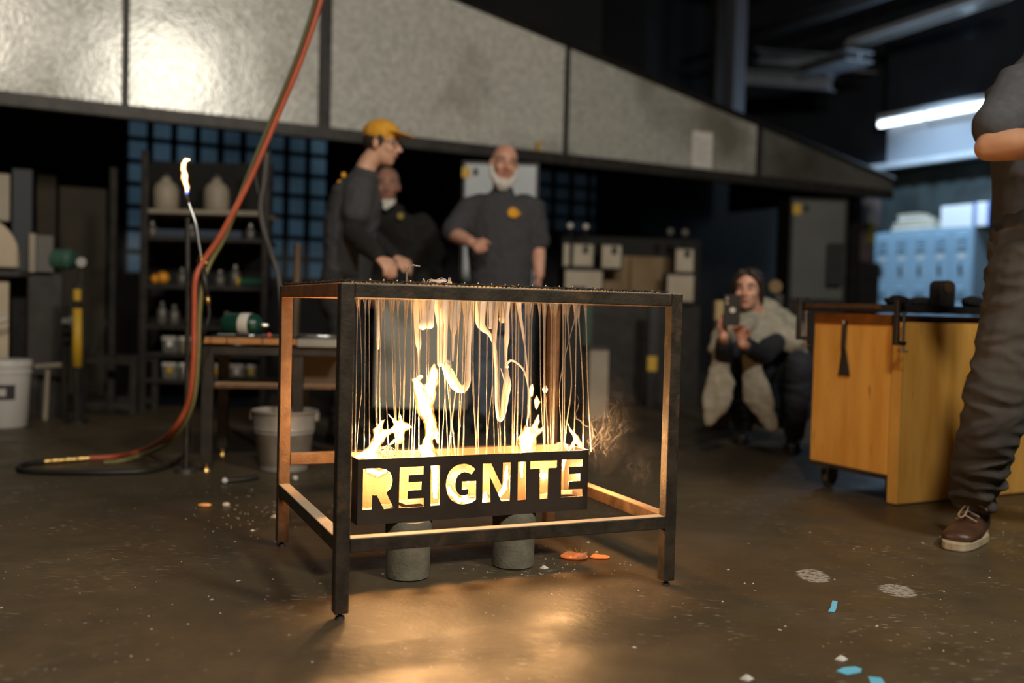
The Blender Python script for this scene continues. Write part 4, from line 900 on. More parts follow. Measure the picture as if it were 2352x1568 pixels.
mb = MB(); mb.box(CF, 0.0, CW, 0.056, vL+0.01, 0.098, 0.118); mb.obj('base_board', M['darksteel'], ct, 0.003)
mb = MB(); mb.box(CF, 0.012, CW-0.2, 0.0, 0.05, 0.006, 0.752); pp = mb.obj('front_panel', M['yellowply'], ct, 0.003)
mb = MB(); mb.box(CF, 0.0, 0.012, -0.001, 0.051, 0.006, 0.752); mb.obj('edge_strip', mat('bright_yellow_edge', (0.66, 0.37, 0.08), 0.45, 0, (0.56, 0.29, 0.06), 6), ct, 0.002)
mb = MB(); mb.box(CF, -0.06, CW, -0.035, vL+0.06, 0.792, 0.822); mb.obj('steel_top', M['blacksteel'], ct, 0.004)
mb = MB(); mb.box(CF, -0.064, -0.060, 0.06, vL+0.055, 0.803, 0.823); mb.obj('firelit_edge_bar', M['rust'], ct, 0.001)  # brown bar stands in for firelight along the slab's steel edge
for (u, v) in ((0.07, vL-0.05), (CW-0.12, vL-0.05), (0.12, 0.12), (CW-0.12, 0.12)):
    q = thing('caster', None, None); COL.objects.unlink(q); bpy.data.objects.remove(q)
    mb = MB(); mb.lathe(CF.p(u, v-0.012, 0.036), [(0.008, 0), (0.033, 0.001), (0.036, 0.006), (0.036, 0.02), (0.033, 0.025), (0.008, 0.026)], 20, axis=CF.v); wh = mb.obj('caster', M['darksteel'], ct, auto=30)
    mb = MB(); mb.box(F(CF.p(u, v, 0), CF.yaw), -0.03, 0.03, -0.022, -0.017, 0.03, 0.092); mb.box(F(CF.p(u, v, 0), CF.yaw), -0.03, 0.03, 0.019, 0.024, 0.03, 0.092); mb.box(F(CF.p(u, v, 0), CF.yaw), -0.04, 0.04, -0.035, 0.035, 0.088, 0.098)
    fk = mb.obj('fork', M['chrome']); fk.parent = wh; fk.matrix_parent_inverse = wh.matrix_world.inverted()
# hanging scraper
a = cpl(1938, 748, 0.014); mb = MB()
mb.tube([cpl(1940, 742, 0.014), cpl(1937, 800, 0.014)], [0.0095, 0.0095], 10, round_caps=True)
sc_ = MB(); b0, b1 = cpl(1934, 798, 0.012), cpl(1941, 798, 0.012); b2, b3 = cpl(1951, 864, 0.012), cpl(1924, 861, 0.012)
sc_.prism([b0, b1, b2, b3], PU*0.003)
s_root = tag(sc_.obj('scraper', M['darksteel'], None, 0.0006), 'black flared scraper hanging on the left face of the yellow cart', 'scraper')
mb.obj('handle', M['blackrubber'], s_root, smooth=True)
mb = MB(); mb.tube([cpl(1939, 744, 0.022), cpl(1939, 738, 0.022), cpl(1939, 737, -0.004)], 0.003, 6); mb.obj('hook', M['chrome'], s_root)
def clamp(px, py, off, lab, m_, h=0.13):
    c = cpl(px, py, off); fr = F((c.x, c.y, 0), CF.yaw); z0 = 0.79
    mb = MB(); mb.box(fr, -0.012, 0.03, -0.012, 0.012, z0+0.042, z0+0.060); mb.box(fr, -0.026, -0.010, -0.012, 0.012, z0-h, z0+0.058); mb.box(fr, -0.012, 0.03, -0.012, 0.012, z0-h, z0-h+0.016)
    o = tag(mb.obj('clamp', m_, None, 0.004), lab, 'clamp')
    q = MB(); q.cyl(fr.p(0.022, 0, z0-h-0.03), fr.p(0.022, 0, z0-0.003), 0.006, None, 10); q.cyl(fr.p(0.022, -0.025, z0-h-0.024), fr.p(0.022, 0.025, z0-h-0.024), 0.003, None, 8); q.cyl(fr.p(0.022, 0, z0-0.008), fr.p(0.022, 0, z0+0.0), 0.011, None, 12); q.obj('screw', M['chrome'], o)
clamp(1843, 720, 0.09, 'dark grey clamp on the far left corner of the cart top', M['darksteel'])
clamp(2068, 715, 0.09, 'black clamp on the near corner of the cart top', M['blacksteel'])
c = CF.p(0.24, 0.16, 0.8222); fr = F(at(2177, 690, 4.2), CF.yaw); fr.o = V((fr.o.x, fr.o.y, 0.8222))
mb = MB(); arc = [fr.p(-0.046, 0, 0), fr.p(0.046, 0, 0), fr.p(0.046, 0, 0.085)] + [fr.p(0.046*math.cos(t), 0, 0.085+0.026*math.sin(t)) for t in [k*math.pi/8 for k in range(1, 8)]] + [fr.p(-0.046, 0, 0.085)]
mb.prism(arc, fr.v*0.06); vb = tag(mb.obj('bench_block', M['blacksteel'], None, 0.003), 'black round-topped iron block standing on the cart top', 'block')
mb = MB(); mb.lathe(fr.p(0, -0.004, 0.082), [(0.010, 0), (0.026, 0), (0.026, 0.004), (0.010, 0.004)], 20, axis=fr.v); mb.obj('ring', M['rust'], vb)
for i, (px, py, rx, rz, lab) in enumerate(((2060, 684, 0.055, 0.022, 'dark glove lump at the near corner of the cart top'), (2115, 682, 0.06, 0.02, 'dark rag left of the iron block on the cart top'), (2235, 682, 0.05, 0.024, 'dark rag right of the iron block on the cart top'))):
    p = at(px, py, 4.28); mb = MB(); mb.ell((p.x, p.y, 0.823+rz*0.8), CF.u*rx, CF.v*0.045, V((0, 0, rz))); mb.ell((p.x+0.03, p.y, 0.823+rz*0.6), CF.u*rx*0.6, CF.v*0.035, V((0, 0, rz*0.8)))
    tag(blob('rag', mb, M['black_cloth'], None, 0.006, 2, wrinkle(0.005, 30)), lab, 'rag')

# ================================================================= right bay: lockers, lamps, beams
M['locker'] = mat('pale_blue_locker_enamel', (0.27, 0.40, 0.50), 0.45, 0.1, (0.23, 0.35, 0.45), 2)
LO = PL; LV = lambda px: (onplane(px, 700, LO, HU)-A0).dot(HN)
Lu = (LO-A0).dot(HU); LFm = lambda px, py: onplane(px, py, LO, HU)
ztop = LFm(2150, 526).z
cols = [LV(x) for x in (2230, 2180, 2133, 2089, 2046, 2004)]
lk = thing('locker_bank', 'pale blue steel locker bank against the right wall', 'lockers', HB.p(Lu+0.2, (cols[0]+cols[-1])/2, 0))
mb = MB(); mb.box(HB, Lu+0.012, Lu+0.35, cols[0], cols[-1], 0.0, ztop); mb.obj('body', M['locker'], lk, 0.004)
for i in range(len(cols)-1):
    for (z0, z1) in ((0.10, ztop/2+0.02), (ztop/2+0.04, ztop-0.03)):
        a, b_ = cols[i]+0.012, cols[i+1]-0.012
        mb = MB(); mb.box(HB, Lu-0.008, Lu+0.011, a, b_, z0, z1); dr = mb.obj('door', M['locker'], lk, 0.004)
        def sub(mb, nm, mt):
            o = mb.obj(nm, mt); o.parent = dr; o.matrix_parent_inverse = dr.matrix_world.inverted()
        for (zs) in ((z1-0.07, 5), (z0+0.16, 3)):
            mb = MB()
            for k in range(zs[1]):
                zz = zs[0]-k*0.04; w_ = (b_-a)*0.26; m_ = (a+b_)/2
                mb.hexa([HB.p(Lu-0.009, m_-w_, zz), HB.p(Lu-0.026, m_-w_, zz-0.016), HB.p(Lu-0.009, m_+w_, zz), HB.p(Lu-0.026, m_+w_, zz-0.016), HB.p(Lu-0.009, m_-w_, zz+0.006), HB.p(Lu-0.026, m_-w_, zz-0.010), HB.p(Lu-0.009, m_+w_, zz+0.006), HB.p(Lu-0.026, m_+w_, zz-0.010)])
            sub(mb, 'louvers', M['locker'])
        mb = MB(); mb.box(HB, Lu-0.012, Lu-0.008, (a+b_)/2-0.05, (a+b_)/2+0.05, z1-0.36, z1-0.31); sub(mb, 'number_plate', M['white'])
        mb = MB(); zz = (z0+z1)/2-0.05; mb.box(HB, Lu-0.03, Lu-0.008, (a+b_)/2-0.022, (a+b_)/2+0.022, zz-0.05, zz+0.06); sub(mb, 'handle', M['chrome'])
def onlock(px0, px1, h, d0, d1, nm, mt, lab, cat):
    a, b_ = LV(px1), LV(px0); mb = MB(); mb.box(HB, Lu+d0, Lu+d1, a, b_, ztop+0.0005, ztop+h); return tag(mb.obj(nm, mt, None, 0.012), lab, cat), a, b_
M['coolw'] = mat('white_cooler_plastic', (0.74, 0.75, 0.76), 0.5); M['coolb'] = mat('blue_plastic', (0.02, 0.10, 0.42), 0.5)
o, a, b_ = onlock(2150, 2222, 0.29, 0.02, 0.33, 'cooler_box', M['coolw'], 'white box with no stripe on top of the lockers', 'box')
o, a, b_ = onlock(2226, 2262, 0.30, 0.02, 0.33, 'cooler_box', M['coolw'], 'white box with a blue stripe on top of the lockers', 'box')
mb = MB(); mb.box(HB, Lu+0.012, Lu+0.02, a-0.01+(b_-a)*0.0, a+0.03, ztop+0.002, ztop+0.298); mb.box(HB, Lu+0.012, Lu+0.0195, b_-0.035, b_, ztop+0.002, ztop+0.298); mb.obj('stripe', M['coolb'], o)
mb = MB(); rr_ = [(2036, 2130, 0.06), (2038, 2125, 0.13), (2046, 2105, 0.19), (2042, 2092, 0.24)]; zz = ztop
for i, (x0, x1, h) in enumerate(rr_):
    a, b_ = LV(x1), LV(x0); mb = MB(); mb.box(HB, Lu+0.03+0.02*i, Lu+0.33, a, b_, zz+0.001, ztop+h); zz = ztop+h
    tag(mb.obj('folded_blanket', M['cream' if i % 2 else 'white'], None, 0.02, seg=3), ('lowest', 'second', 'third', 'topmost')[i]+' folded pale blanket in the pile on the left of the lockers', 'blanket', 'blankets on the lockers')
# strip light on the wall, lit
M['tube'] = emit('lit_fluorescent_tube', (0.78, 0.90, 1.0), 5.0)
M['fix'] = mat('white_lamp_housing', (0.6, 0.62, 0.65), 0.4)
zl = 3.46
vt = [ (onplane(x, 260, HB.p(Lu+0.05, 0, 0), HU)-A0).dot(HN) for x in (2020, 2121, 2124)]
fx = thing('strip_light', 'lit blue-white strip light high on the right wall above the lockers', 'strip light', HB.p(Lu+0.1, vt[1], zl))
mb = MB(); mb.box(HB, Lu+0.04, Lu+0.16, vt[2]-2.5, vt[0]+0.03, zl+0.05, zl+0.13); mb.obj('housing', M['fix'], fx, 0.006)
for a, b_ in ((vt[1]+0.03, vt[0]), (vt[2]-1.22, vt[2]-0.02), (vt[2]-2.48, vt[2]-1.27)):
    mb = MB(); mb.cyl(HB.p(Lu+0.07, a, zl), HB.p(Lu+0.07, b_, zl), 0.038, None, 14); mb.obj('tube', M['tube'], fx, smooth=True)
    mb = MB(); mb.box(HB, Lu+0.05, Lu+0.09, b_+0.001, b_+0.02, zl-0.03, zl+0.06); mb.obj('tube_holder', M['fix'], fx)
lamp('strip_light_glow', HB.p(Lu-0.05, vt[1]-0.6, zl-0.02), 22, (0.55, 0.77, 1.0), 0.1, HB.p(Lu-2.0, vt[1]-0.6, zl+0.4), size_y=2.4)
lamp('locker_fill_spot', HB.p(Lu-1.7, vt[1]-1.2, 4.6), 1000, (0.55, 0.77, 1.0), 0.15, HB.p(Lu, vt[1]+0.1, 1.5), kind='SPOT', spread=64)  # added fill spot with no fixture, brightens the lockers
# wall build-up behind: soffit coloured paler as lit by the lamp, ledge, dark curtain of ribs
zs = LFm(2100, 372).z
mb = MB(); mb.box(HB, Lu+0.20, RWu-0.001, vt[2]-4, vt[0]-0.02, zs, zl+0.16); struct(mb.obj('trim_1', M.setdefault('soffit', mat('grey_blue_soffit', (0.20, 0.22, 0.25), 0.6)), None, 0.01))
mb = MB(); mb.box(HB, Lu+0.15, RWu-0.001, vt[2]-4, vt[0]-0.02, zl+0.161, 5.0); struct(mb.obj('trim_3', M['darkwall'], None, 0.02))  # wall above the lamp, coloured dark where its light misses
mb = MB(); mb.box(HB, Lu+0.10, Lu+0.199, vt[2]-4, vt[0]+0.3, zs-0.02, zs+0.06); struct(mb.obj('trim_2', M['bluewall'], None, 0.01))
cur = thing('strip_curtain', 'dark ribbed strip curtain hanging behind the lockers', 'curtain', HB.p(RWu-0.05, vt[1], 1.5))
M['rib'] = mat('dark_green_grey_vinyl', (0.035, 0.045, 0.045), 0.5, 0, (0.02, 0.024, 0.024), 3)
k = 0; v_ = vt[2]-3.0
while v_ < vt[0]+0.25:
    mb = MB(); d = 0.012 if k % 2 else 0.0; mb.box(HB, RWu-0.05-d, RWu-0.035-d, v_, v_+0.17, ztop+0.005, zs-0.025); mb.obj('strip', M['rib'], cur, 0.004); v_ += 0.15; k += 1
# roof beams and an unlit long fixture
M['beam'] = mat('grey_blue_beam_paint', (0.34, 0.37, 0.42), 0.5, 0.0, (0.26, 0.29, 0.33), 4)
def beam(p0, p1, hw, hh, nm, lab, cat, m_=None):
    p0, p1 = V(p0), V(p1); d = (p1-p0).normalized(); s_ = d.cross(V((0, 0, 1))).normalized()*hw; u_ = V((0, 0, hh)); mb = MB()
    t = 0.015
    for q in (0, 2): 
        o_ = u_*(1 if q else -1); mb.hexa([p0-s_+o_-V((0, 0, t)), p0+s_+o_-V((0, 0, t)), p1-s_+o_-V((0, 0, t)), p1+s_+o_-V((0, 0, t)), p0-s_+o_+V((0, 0, t)), p0+s_+o_+V((0, 0, t)), p1-s_+o_+V((0, 0, t)), p1+s_+o_+V((0, 0, t))])
    q_ = s_*0.12; mb.hexa([p0-q_-u_, p0+q_-u_, p1-q_-u_, p1+q_-u_, p0-q_+u_, p0+q_+u_, p1-q_+u_, p1+q_+u_])
    return tag(mb.obj(nm, m_ or M['beam']), lab, cat)
beam(at(1700, 178, 15.2), at(1910, 190, 14.2), 0.14, 0.10, 'roof_beam', 'lower blue-lit roof beam above the end of the hood', 'beam')
beam(at(1745, 132, 15.8), at(2020, 155, 14.6), 0.16, 0.10, 'roof_beam', 'upper blue-lit roof beam above the end of the hood', 'beam')
beam(at(1860, 165, 14.4), at(1975, 128, 13.4), 0.22, 0.06, 'roof_beam', 'short slanting roof beam crossing between the two blue-lit beams', 'beam')
p0, p1 = at(1955, 108, 13.7), at(2310, -4, 11.4); p1.z = p0.z
d = (p1-p0).normalized(); s_ = d.cross(V((0, 0, 1))); fr = F(p0, math.atan2(d.y, d.x)); Lf = (p1-p0).length
uf = thing('long_fixture', 'long unlit reflector fixture hanging under the dark roof at upper right', 'fixture', p0)
mb = MB(); mb.prism([fr.p(0, -0.14, 0), fr.p(0, 0.14, 0), fr.p(0, 0.06, 0.11), fr.p(0, -0.06, 0.11)], d*Lf); mb.obj('reflector', M['fix'], uf, 0.004)
for q in (-0.06, 0.06): mb = MB(); mb.cyl(fr.p(0.03, q, -0.02), fr.p(Lf-0.03, q, -0.02), 0.016, None, 10); mb.obj('tube', M['greyplastic'], uf)
for q in (0.3, Lf-0.3): mb = MB(); mb.cyl(fr.p(q, 0, 0.1), V((fr.p(q, 0, 0).x, fr.p(q, 0, 0).y, 5.99)), 0.006, None, 6); mb.obj('hanger_rod', M['darksteel'], uf)
for (t, zz) in ((0.0, 5.1), (0.55, 4.75)):
    q0 = HB.p(Lu-0.6-t, -8, zz); q1 = HB.p(Lu-0.6-t, 5.5, zz)
    mb = MB(); mb.cyl(q0, q1, 0.05, None, 12); tag(mb.obj('ceiling_pipe', M['beam'], None, smooth=True), ('higher' if t == 0 else 'lower')+' pipe running under the dark roof along the right wall', 'pipe')
# dark column and colourful clutter beside the lockers
def pbox(px0, px1, py0, py1, Y, dep, nm, m_, yaw=None, parent=None, bev=0.004, floor=False):
    """a box whose front face spans those sight lines, its left edge standing at distance Y, turned by yaw"""
    yw = (RY if px1 < 250 else 0.0) if yaw is None else yaw
    a = at(px0, py1, Y); r = ray(px1, py1); u = V((math.cos(yw), math.sin(yw), 0))
    L_ = (r.x*a.y-r.y*a.x)/(u.x*r.y-u.y*r.x)
    pc_ = (px0+px1)/2; Yc = a.y+u.y*L_/2; t = at(pc_, py0, Yc); b = at(pc_, py1, Yc)
    fr = F((a.x, a.y, 0), yw); mb = MB(); mb.box(fr, 0, L_, 0, dep, 0.0 if floor else b.z, t.z)
    return mb.obj(nm, m_, parent, bev)
tag(pbox(1952, 1972, 445, 700, 11.2, 0.15, 'steel_column', M['blacksteel'], RY, floor=True), 'black steel column under the right end of the hood', 'column')
sh2 = thing('narrow_shelf', 'narrow cluttered shelf stack just left of the lockers', 'shelf', at(1992, 700, 11.6))
pbox(1975, 2022, 455, 520, 11.6, 0.2, 'paper_sheets', mat('lilac_paper', (0.36, 0.36, 0.44), 0.8), RY, sh2)
pbox(1978, 2000, 520, 600, 11.6, 0.2, 'folder', mat('brown_folder', (0.14, 0.10, 0.10), 0.8), RY, sh2)
pbox(2000, 2010, 512, 560, 11.6, 0.2, 'folder', mat('olive_yellow_folder', (0.25, 0.24, 0.05), 0.8), RY, sh2)
pbox(1976, 2018, 602, 700, 11.6, 0.3, 'drawer_body', M['darksteel'], RY, sh2, floor=True)

# ================================================================= middle: whiteboard cabinets, control boxes, tool cabinet
M['wboard'] = mat('white_cabinet_enamel', (0.46, 0.50, 0.53), 0.35, 0, (0.40, 0.44, 0.47), 2)
def tallcab(px0, px1, py0, py1, Y, lab, m_, floor):
    r = thing('tall_cabinet', lab, 'cabinet', at((px0+px1)/2, py1, Y))
    pbox(px0-7, px1+7, py0-7, py1, Y+0.03, 0.4, 'frame', M['blacksteel'], 0.05, r, floor=floor)
    pbox(px0, px1, py0, py1-3, Y, 0.028, 'door', m_, 0.05, r)
    pbox(px0+5, px0+24, py0+6, py0+30, Y-0.004, 0.003, 'yellow_note', M['yel'], 0.05, r, 0.0)
    pbox(px0+32, px0+42, py0+8, py0+22, Y-0.02, 0.018, 'clip', M['blackrubber'], 0.05, r, 0.002)
    return r
tallcab(1056, 1218, 378, 930, 7.45, 'white enamel cabinet door with a yellow note behind the bearded person', M['wboard'], True)
r = tallcab(1816, 1934, 462, 690, 9.3, 'grey electrical cabinet with a black panel behind the crouching person', mat('grey_cabinet_enamel', (0.13, 0.135, 0.125), 0.45, 0, (0.10, 0.105, 0.10), 2), True)
pbox(1900, 1934, 558, 656, 9.24, 0.03, 'black_panel', M['blackrubber'], 0.05, r)
tc = thing('tool_cabinet', 'grey steel tool cabinet on casters behind the hanging glass threads', 'cabinet', onz(955, 968))
pbox(858, 1070, 684, 938, 5.92, 0.26, 'body', mat('grey_sheet_cabinet', (0.34, 0.34, 0.305), 0.5, 0.0, (0.28, 0.28, 0.25), 3), 0.0, tc)
for x in (875, 1055):
    for dy in (0.05, 0.21):
        p = at(x, 940, 5.92+dy); mb = MB(); mb.lathe((p.x-0.015, p.y, 0.06), [(0.01, 0), (0.058, 0.002), (0.06, 0.015), (0.058, 0.03), (0.01, 0.032)], 18, axis=(1, 0, 0)); mb.box(F((p.x, p.y, 0)), -0.02, 0.022, -0.03, 0.03, 0.1, 0.16); mb.obj('caster', M['blackrubber'], tc)
fb = thing('furnace_bench', 'black steel furnace bench under the hood behind the table', 'bench', onz(1440, 925))
pbox(1288, 1602, 698, 930, 8.15, 0.5, 'base', M['blacksteel'], 0.15, fb, floor=True)
pbox(1286, 1606, 545, 690, 8.55, 0.1, 'back_plate', M['sootwall'], 0.15, fb)
pbox(1385, 1535, 588, 690, 8.45, 0.06, 'fire_panel', mat('tan_fire_board', (0.27, 0.19, 0.105), 0.85, 0, (0.20, 0.135, 0.07), 4), 0.15, fb)
pbox(1445, 1447, 588, 690, 8.44, 0.008, 'joint', M['sootwall'], 0.15, fb); 
def cbox(px0, px1, py0, py1, Y, lab, knob):
    r = thing('control_box', lab, 'control box', at((px0+px1)/2, py1, Y))
    pbox(px0-3, px1+3, py0-5, py1+5, Y+0.02, 0.16, 'housing', M['blacksteel'], 0.1, r)
    f_ = pbox(px0, px1, py0, py1, Y, 0.018, 'face', M['cream'], 0.1, r)
    if knob: pbox(px0+knob[0], px0+knob[1], py0+knob[2], py0+knob[3], Y-0.02, 0.019, 'switch', M['blackrubber'], 0.1, r)
cbox(1294, 1307, 560, 610, 8.2, 'narrow control box, leftmost in the row behind the table', None)
cbox(1316, 1361, 562, 611, 8.2, 'square cream control box, second from the left in the row', (24, 36, 2, 18))
cbox(1382, 1426, 564, 615, 8.2, 'square cream control box, third from the left in the row', (24, 36, 2, 18))
cbox(1552, 1592, 573, 624, 8.2, 'square cream control box at the right end of the row', (22, 33, 2, 16))
cbox(1297, 1382, 622, 684, 8.2, 'wide cream box with a dark handle below the left control boxes', (18, 50, 36, 50))
cbox(1532, 1592, 632, 692, 8.2, 'wide cream box below the right control box', None)
for i, (x, y) in enumerate(((1310, 518), (1346, 520), (1540, 531), (1574, 533))):
    p = at(x, y, 8.3); r = thing('gauge', ('leftmost', 'second', 'third', 'rightmost')[i]+' round gauge above the row of control boxes', 'gauge', p)
    mb = MB(); mb.cyl(p, p+V((0, 0.03, 0)), 0.027, 0.027, 18); mb.obj('case', M['darksteel'], r); mb = MB(); mb.cyl(p-V((0, 0.002, 0)), p, 0.021, 0.021, 18); mb.obj('dial', M['white'] if i < 2 else M['darksteel'], r)
    mb = MB(); mb.cyl(p+V((0, 0.02, -0.03)), p+V((0, 0.02, -0.13)), 0.012, None, 8); mb.obj('stem', M['sootwall'], r)
b_ = thing('grey_crate', 'brownish grey crate on the floor right of the hanging glass', 'crate', onz(1376, 905))
pbox(1352, 1396, 803, 905, 7.0, 0.3, 'body', M['beige'], 0.1, b_, floor=True); pbox(1350, 1398, 797, 804, 6.99, 0.32, 'lid', M['darksteel'], 0.1, b_)
tag(pbox(1336, 1356, 690, 905, 7.4, 0.06, 'green_post', mat('dark_green_paint', (0.02, 0.06, 0.035), 0.5), floor=True), 'dark green post behind the right end of the hanging glass', 'post')
r = tag(pbox(1486, 1509, 700, 910, 7.9, 0.06, 'dark_post', M['blackrubber'], floor=True), 'black post carrying a yellow tag behind the table', 'post')
pbox(1487, 1508, 818, 852, 7.89, 0.008, 'tag_plate', M['yel'], None, r, 0.0)
r = thing('floor_flange', 'round brass coloured pipe end behind the head of the crouching person', 'pipe end', at(1782, 660, 7.0))
p = at(1782, 658, 7.0); mb = MB(); mb.lathe(p, [(0.02, 0), (0.046, 0.0), (0.05, 0.02), (0.046, 0.05)], 18, axis=(0, 1, 0)); mb.obj('ring', M['edgebr'] if 'edgebr' in M else M.setdefault('edgebr', mat('dull_brass', (0.20, 0.13, 0.06), 0.6, 0.3)), r); pbox(1772, 1792, 675, 900, 7.02, 0.06, 'stand', M['darksteel'], None, r, floor=True)
tag(pbox(1643, 1672, 690, 735, 6.6, 0.1, 'small_tan_box', mat('tan_card', (0.40, 0.30, 0.15), 0.8), floor=False), 'small tan box on the stand left of the phone', 'box')
tag(pbox(1636, 1680, 735, 905, 6.6, 0.16, 'low_stand', M['blacksteel'], floor=True), 'black low stand under the small tan box', 'stand')
# ================================================================= left: rack, bench, torch, hoses
rk = thing('shelf_rack', 'black steel shelf rack crowded with jars and bins at the left', 'rack', onz(465, 938))
YR = 6.86
for x in (327, 604):
    for dy in (0.0, 0.45): 
        a = at(x, 940, YR+dy); t = at(x, 345, YR+dy); mb = MB(); mb.box(F((a.x, a.y, 0)), -0.022, 0.022, -0.022, 0.022, 0, t.z); mb.obj('post', M['darksteel'], rk, 0.003)
xa = at(327, 700, YR).x; xb = at(604, 700, YR).x
SHZ = {}
for y in (482, 545, 655, 748, 812, 872):
    z = at(465, y, YR).z; SHZ[y] = z; mb = MB(); mb.box(W0, xa+0.023, xb-0.023, YR+0.0, YR+0.45, z-0.03, z); mb.obj('shelf', M['darksteel'] if y != 482 else M['beige'], rk, 0.003)
def onshelf(px, y, dy=0.12): 
    p = at(px, y, YR+dy); return V((p.x, YR+dy, SHZ[y]+0.0008))
def jug(px, lab):
    c = onshelf(px, 482, 0.2); mb = MB(); mb.lathe(c, [(0.075, 0), (0.088, 0.02), (0.088, 0.15), (0.07, 0.19), (0.035, 0.215), (0.032, 0.24)], 20); o = tag(mb.obj('white_jug', M['beige'], None, smooth=True), lab, 'jug', 'jugs on the rack')
    mb = MB(); mb.cyl(c+V((0, 0, 0.241)), c+V((0, 0, 0.262)), 0.036, None, 16); mb.obj('cap', M['darksteel'], o)
jug(381, 'pale jug at the left of the top rack shelf'); jug(497, 'pale jug at the right of the top rack shelf, near the red hose')
M['binc'] = mat('clear_grey_plastic', (0.20, 0.19, 0.165), 0.35, 0, (0.15, 0.145, 0.13), 5)
binlab = []
mb = MB(); mb.box(W0, xa-0.16, at(585, 700, YR).x, YR+0.452, YR+0.47, 0.05, at(465, 352, YR).z); mb.obj('back_sheet', M['sootwall'], rk)
for row, (y, xs) in enumerate(((812, (391, 430, 548)), (872, (391, 430, 499, 545, 578)))):
    for i, x in enumerate(xs):
        c = onshelf(x, y, 0.02); fr = F(c); hw = 0.054 if x != 578 else 0.03; mb = MB(); h = 0.125
        mb.hexa([fr.p(-hw*0.9, 0, 0), fr.p(hw*0.9, 0, 0), fr.p(-hw*0.9, 0.2, 0), fr.p(hw*0.9, 0.2, 0), fr.p(-hw, -0.02, h*0.75), fr.p(hw, -0.02, h*0.75), fr.p(-hw, 0.2, h), fr.p(hw, 0.2, h)])
        o = tag(mb.obj('parts_bin', M['binc'], None, 0.003), '%s parts bin on the %s row of bins in the rack' % (('leftmost', 'second', 'third', 'fourth', 'fifth')[i], ('upper', 'lower')[row]), 'bin', 'parts bins in the rack')
        mb = MB(); mb.box(fr, -hw*0.85, hw*0.85, -0.03, -0.019, h*0.70, h*0.90); mb.obj('lip', M['white'], o)
        mb = MB(); mb.box(fr, -0.014, 0.018, -0.025, -0.012, h*0.35, h*0.66); mb.obj('label', M['yel'] if (i+row) % 2 else M['paper'], o)
for i, (x, y, r, h, m_, nm, lab) in enumerate(((357, 655, 0.035, 0.055, 'yel', 'orange_ball', 'small orange ball at the left of the middle rack shelf'), (374, 655, 0.045, 0.075, 'yel', 'orange_ball', 'larger orange ball at the left of the middle rack shelf'))):
    c = onshelf(x, y, 0.1); mb = MB(); mb.ell(c+V((0, 0, r)), V((r, 0, 0)), V((0, r, 0)), V((0, 0, r))); tag(mb.obj(nm, M['oball'] if 'oball' in M else M.setdefault('oball', mat('orange_glass', (0.80, 0.32, 0.02), 0.3)), None, smooth=True), lab, 'ball')
M['bottle'] = mat('dull_bottle', (0.11, 0.10, 0.085), 0.35); M['bottleg'] = mat('green_bottle', (0.02, 0.09, 0.06), 0.35)
for i, (x, y, h, m_, lab) in enumerate(((418, 655, 0.10, 'bottle', 'squat grey jar left of the torch on the middle rack shelf'), (505, 655, 0.09, 'bottle', 'squat grey jar right of the torch on the middle rack shelf'), (540, 655, 0.13, 'bottle', 'taller grey jar on the middle rack shelf'), (400, 748, 0.12, 'bottle', 'grey jar at the left of the shelf above the bins'), (372, 748, 0.14, 'bottle', 'tall grey jar at the far left of the shelf above the bins'), (520, 748, 0.08, 'bottle', 'low jar on the shelf above the bins'), (350, 545, 0.09, 'bottle', 'jar at the left of the shelf below the jugs'), (440, 545, 0.07, 'bottle', 'low jar in the middle of the shelf below the jugs'), (575, 545, 0.09, 'bottle', 'jar at the right of the shelf below the jugs'))):
    c = onshelf(x, y, 0.14); r = 0.035; mb = MB(); mb.lathe(c, [(r*.9, 0), (r, 0.008), (r, h*0.7), (r*0.5, h*0.88), (r*0.45, h)], 16); o = tag(mb.obj('jar', M[m_], None, smooth=True), lab, 'jar', 'jars on the rack')
    mb = MB(); mb.cyl(c+V((0, 0, h+0.0005)), c+V((0, 0, h+0.018)), r*0.55, None, 12); mb.obj('lid', M['chrome'], o)
c = onshelf(585, 655, 0.08); mb = MB(); mb.cyl(c+V((-0.1, 0, 0.03)), c+V((0.06, 0, 0.03)), 0.03, None, 14); o = tag(mb.obj('green_tube', M['bottleg']), 'green tube with yellow ends lying on the middle rack shelf', 'tube')
mb = MB(); mb.cyl(c+V((-0.12, 0, 0.03)), c+V((-0.1, 0, 0.03)), 0.031, None, 14); mb.cyl(c+V((0.06, 0, 0.03)), c+V((0.08, 0, 0.03)), 0.031, None, 14); mb.obj('end_cap', M['yel'], o)
c = onshelf(460, 545, 0.2); mb = MB(); mb.box(F(c), -0.35, 0.3, -0.05, 0.1, 0, 0.06); tag(mb.obj('long_blue_box', mat('dull_blue_box', (0.05, 0.07, 0.11), 0.6), None, 0.004), 'long dull blue box on the shelf below the jugs', 'box')

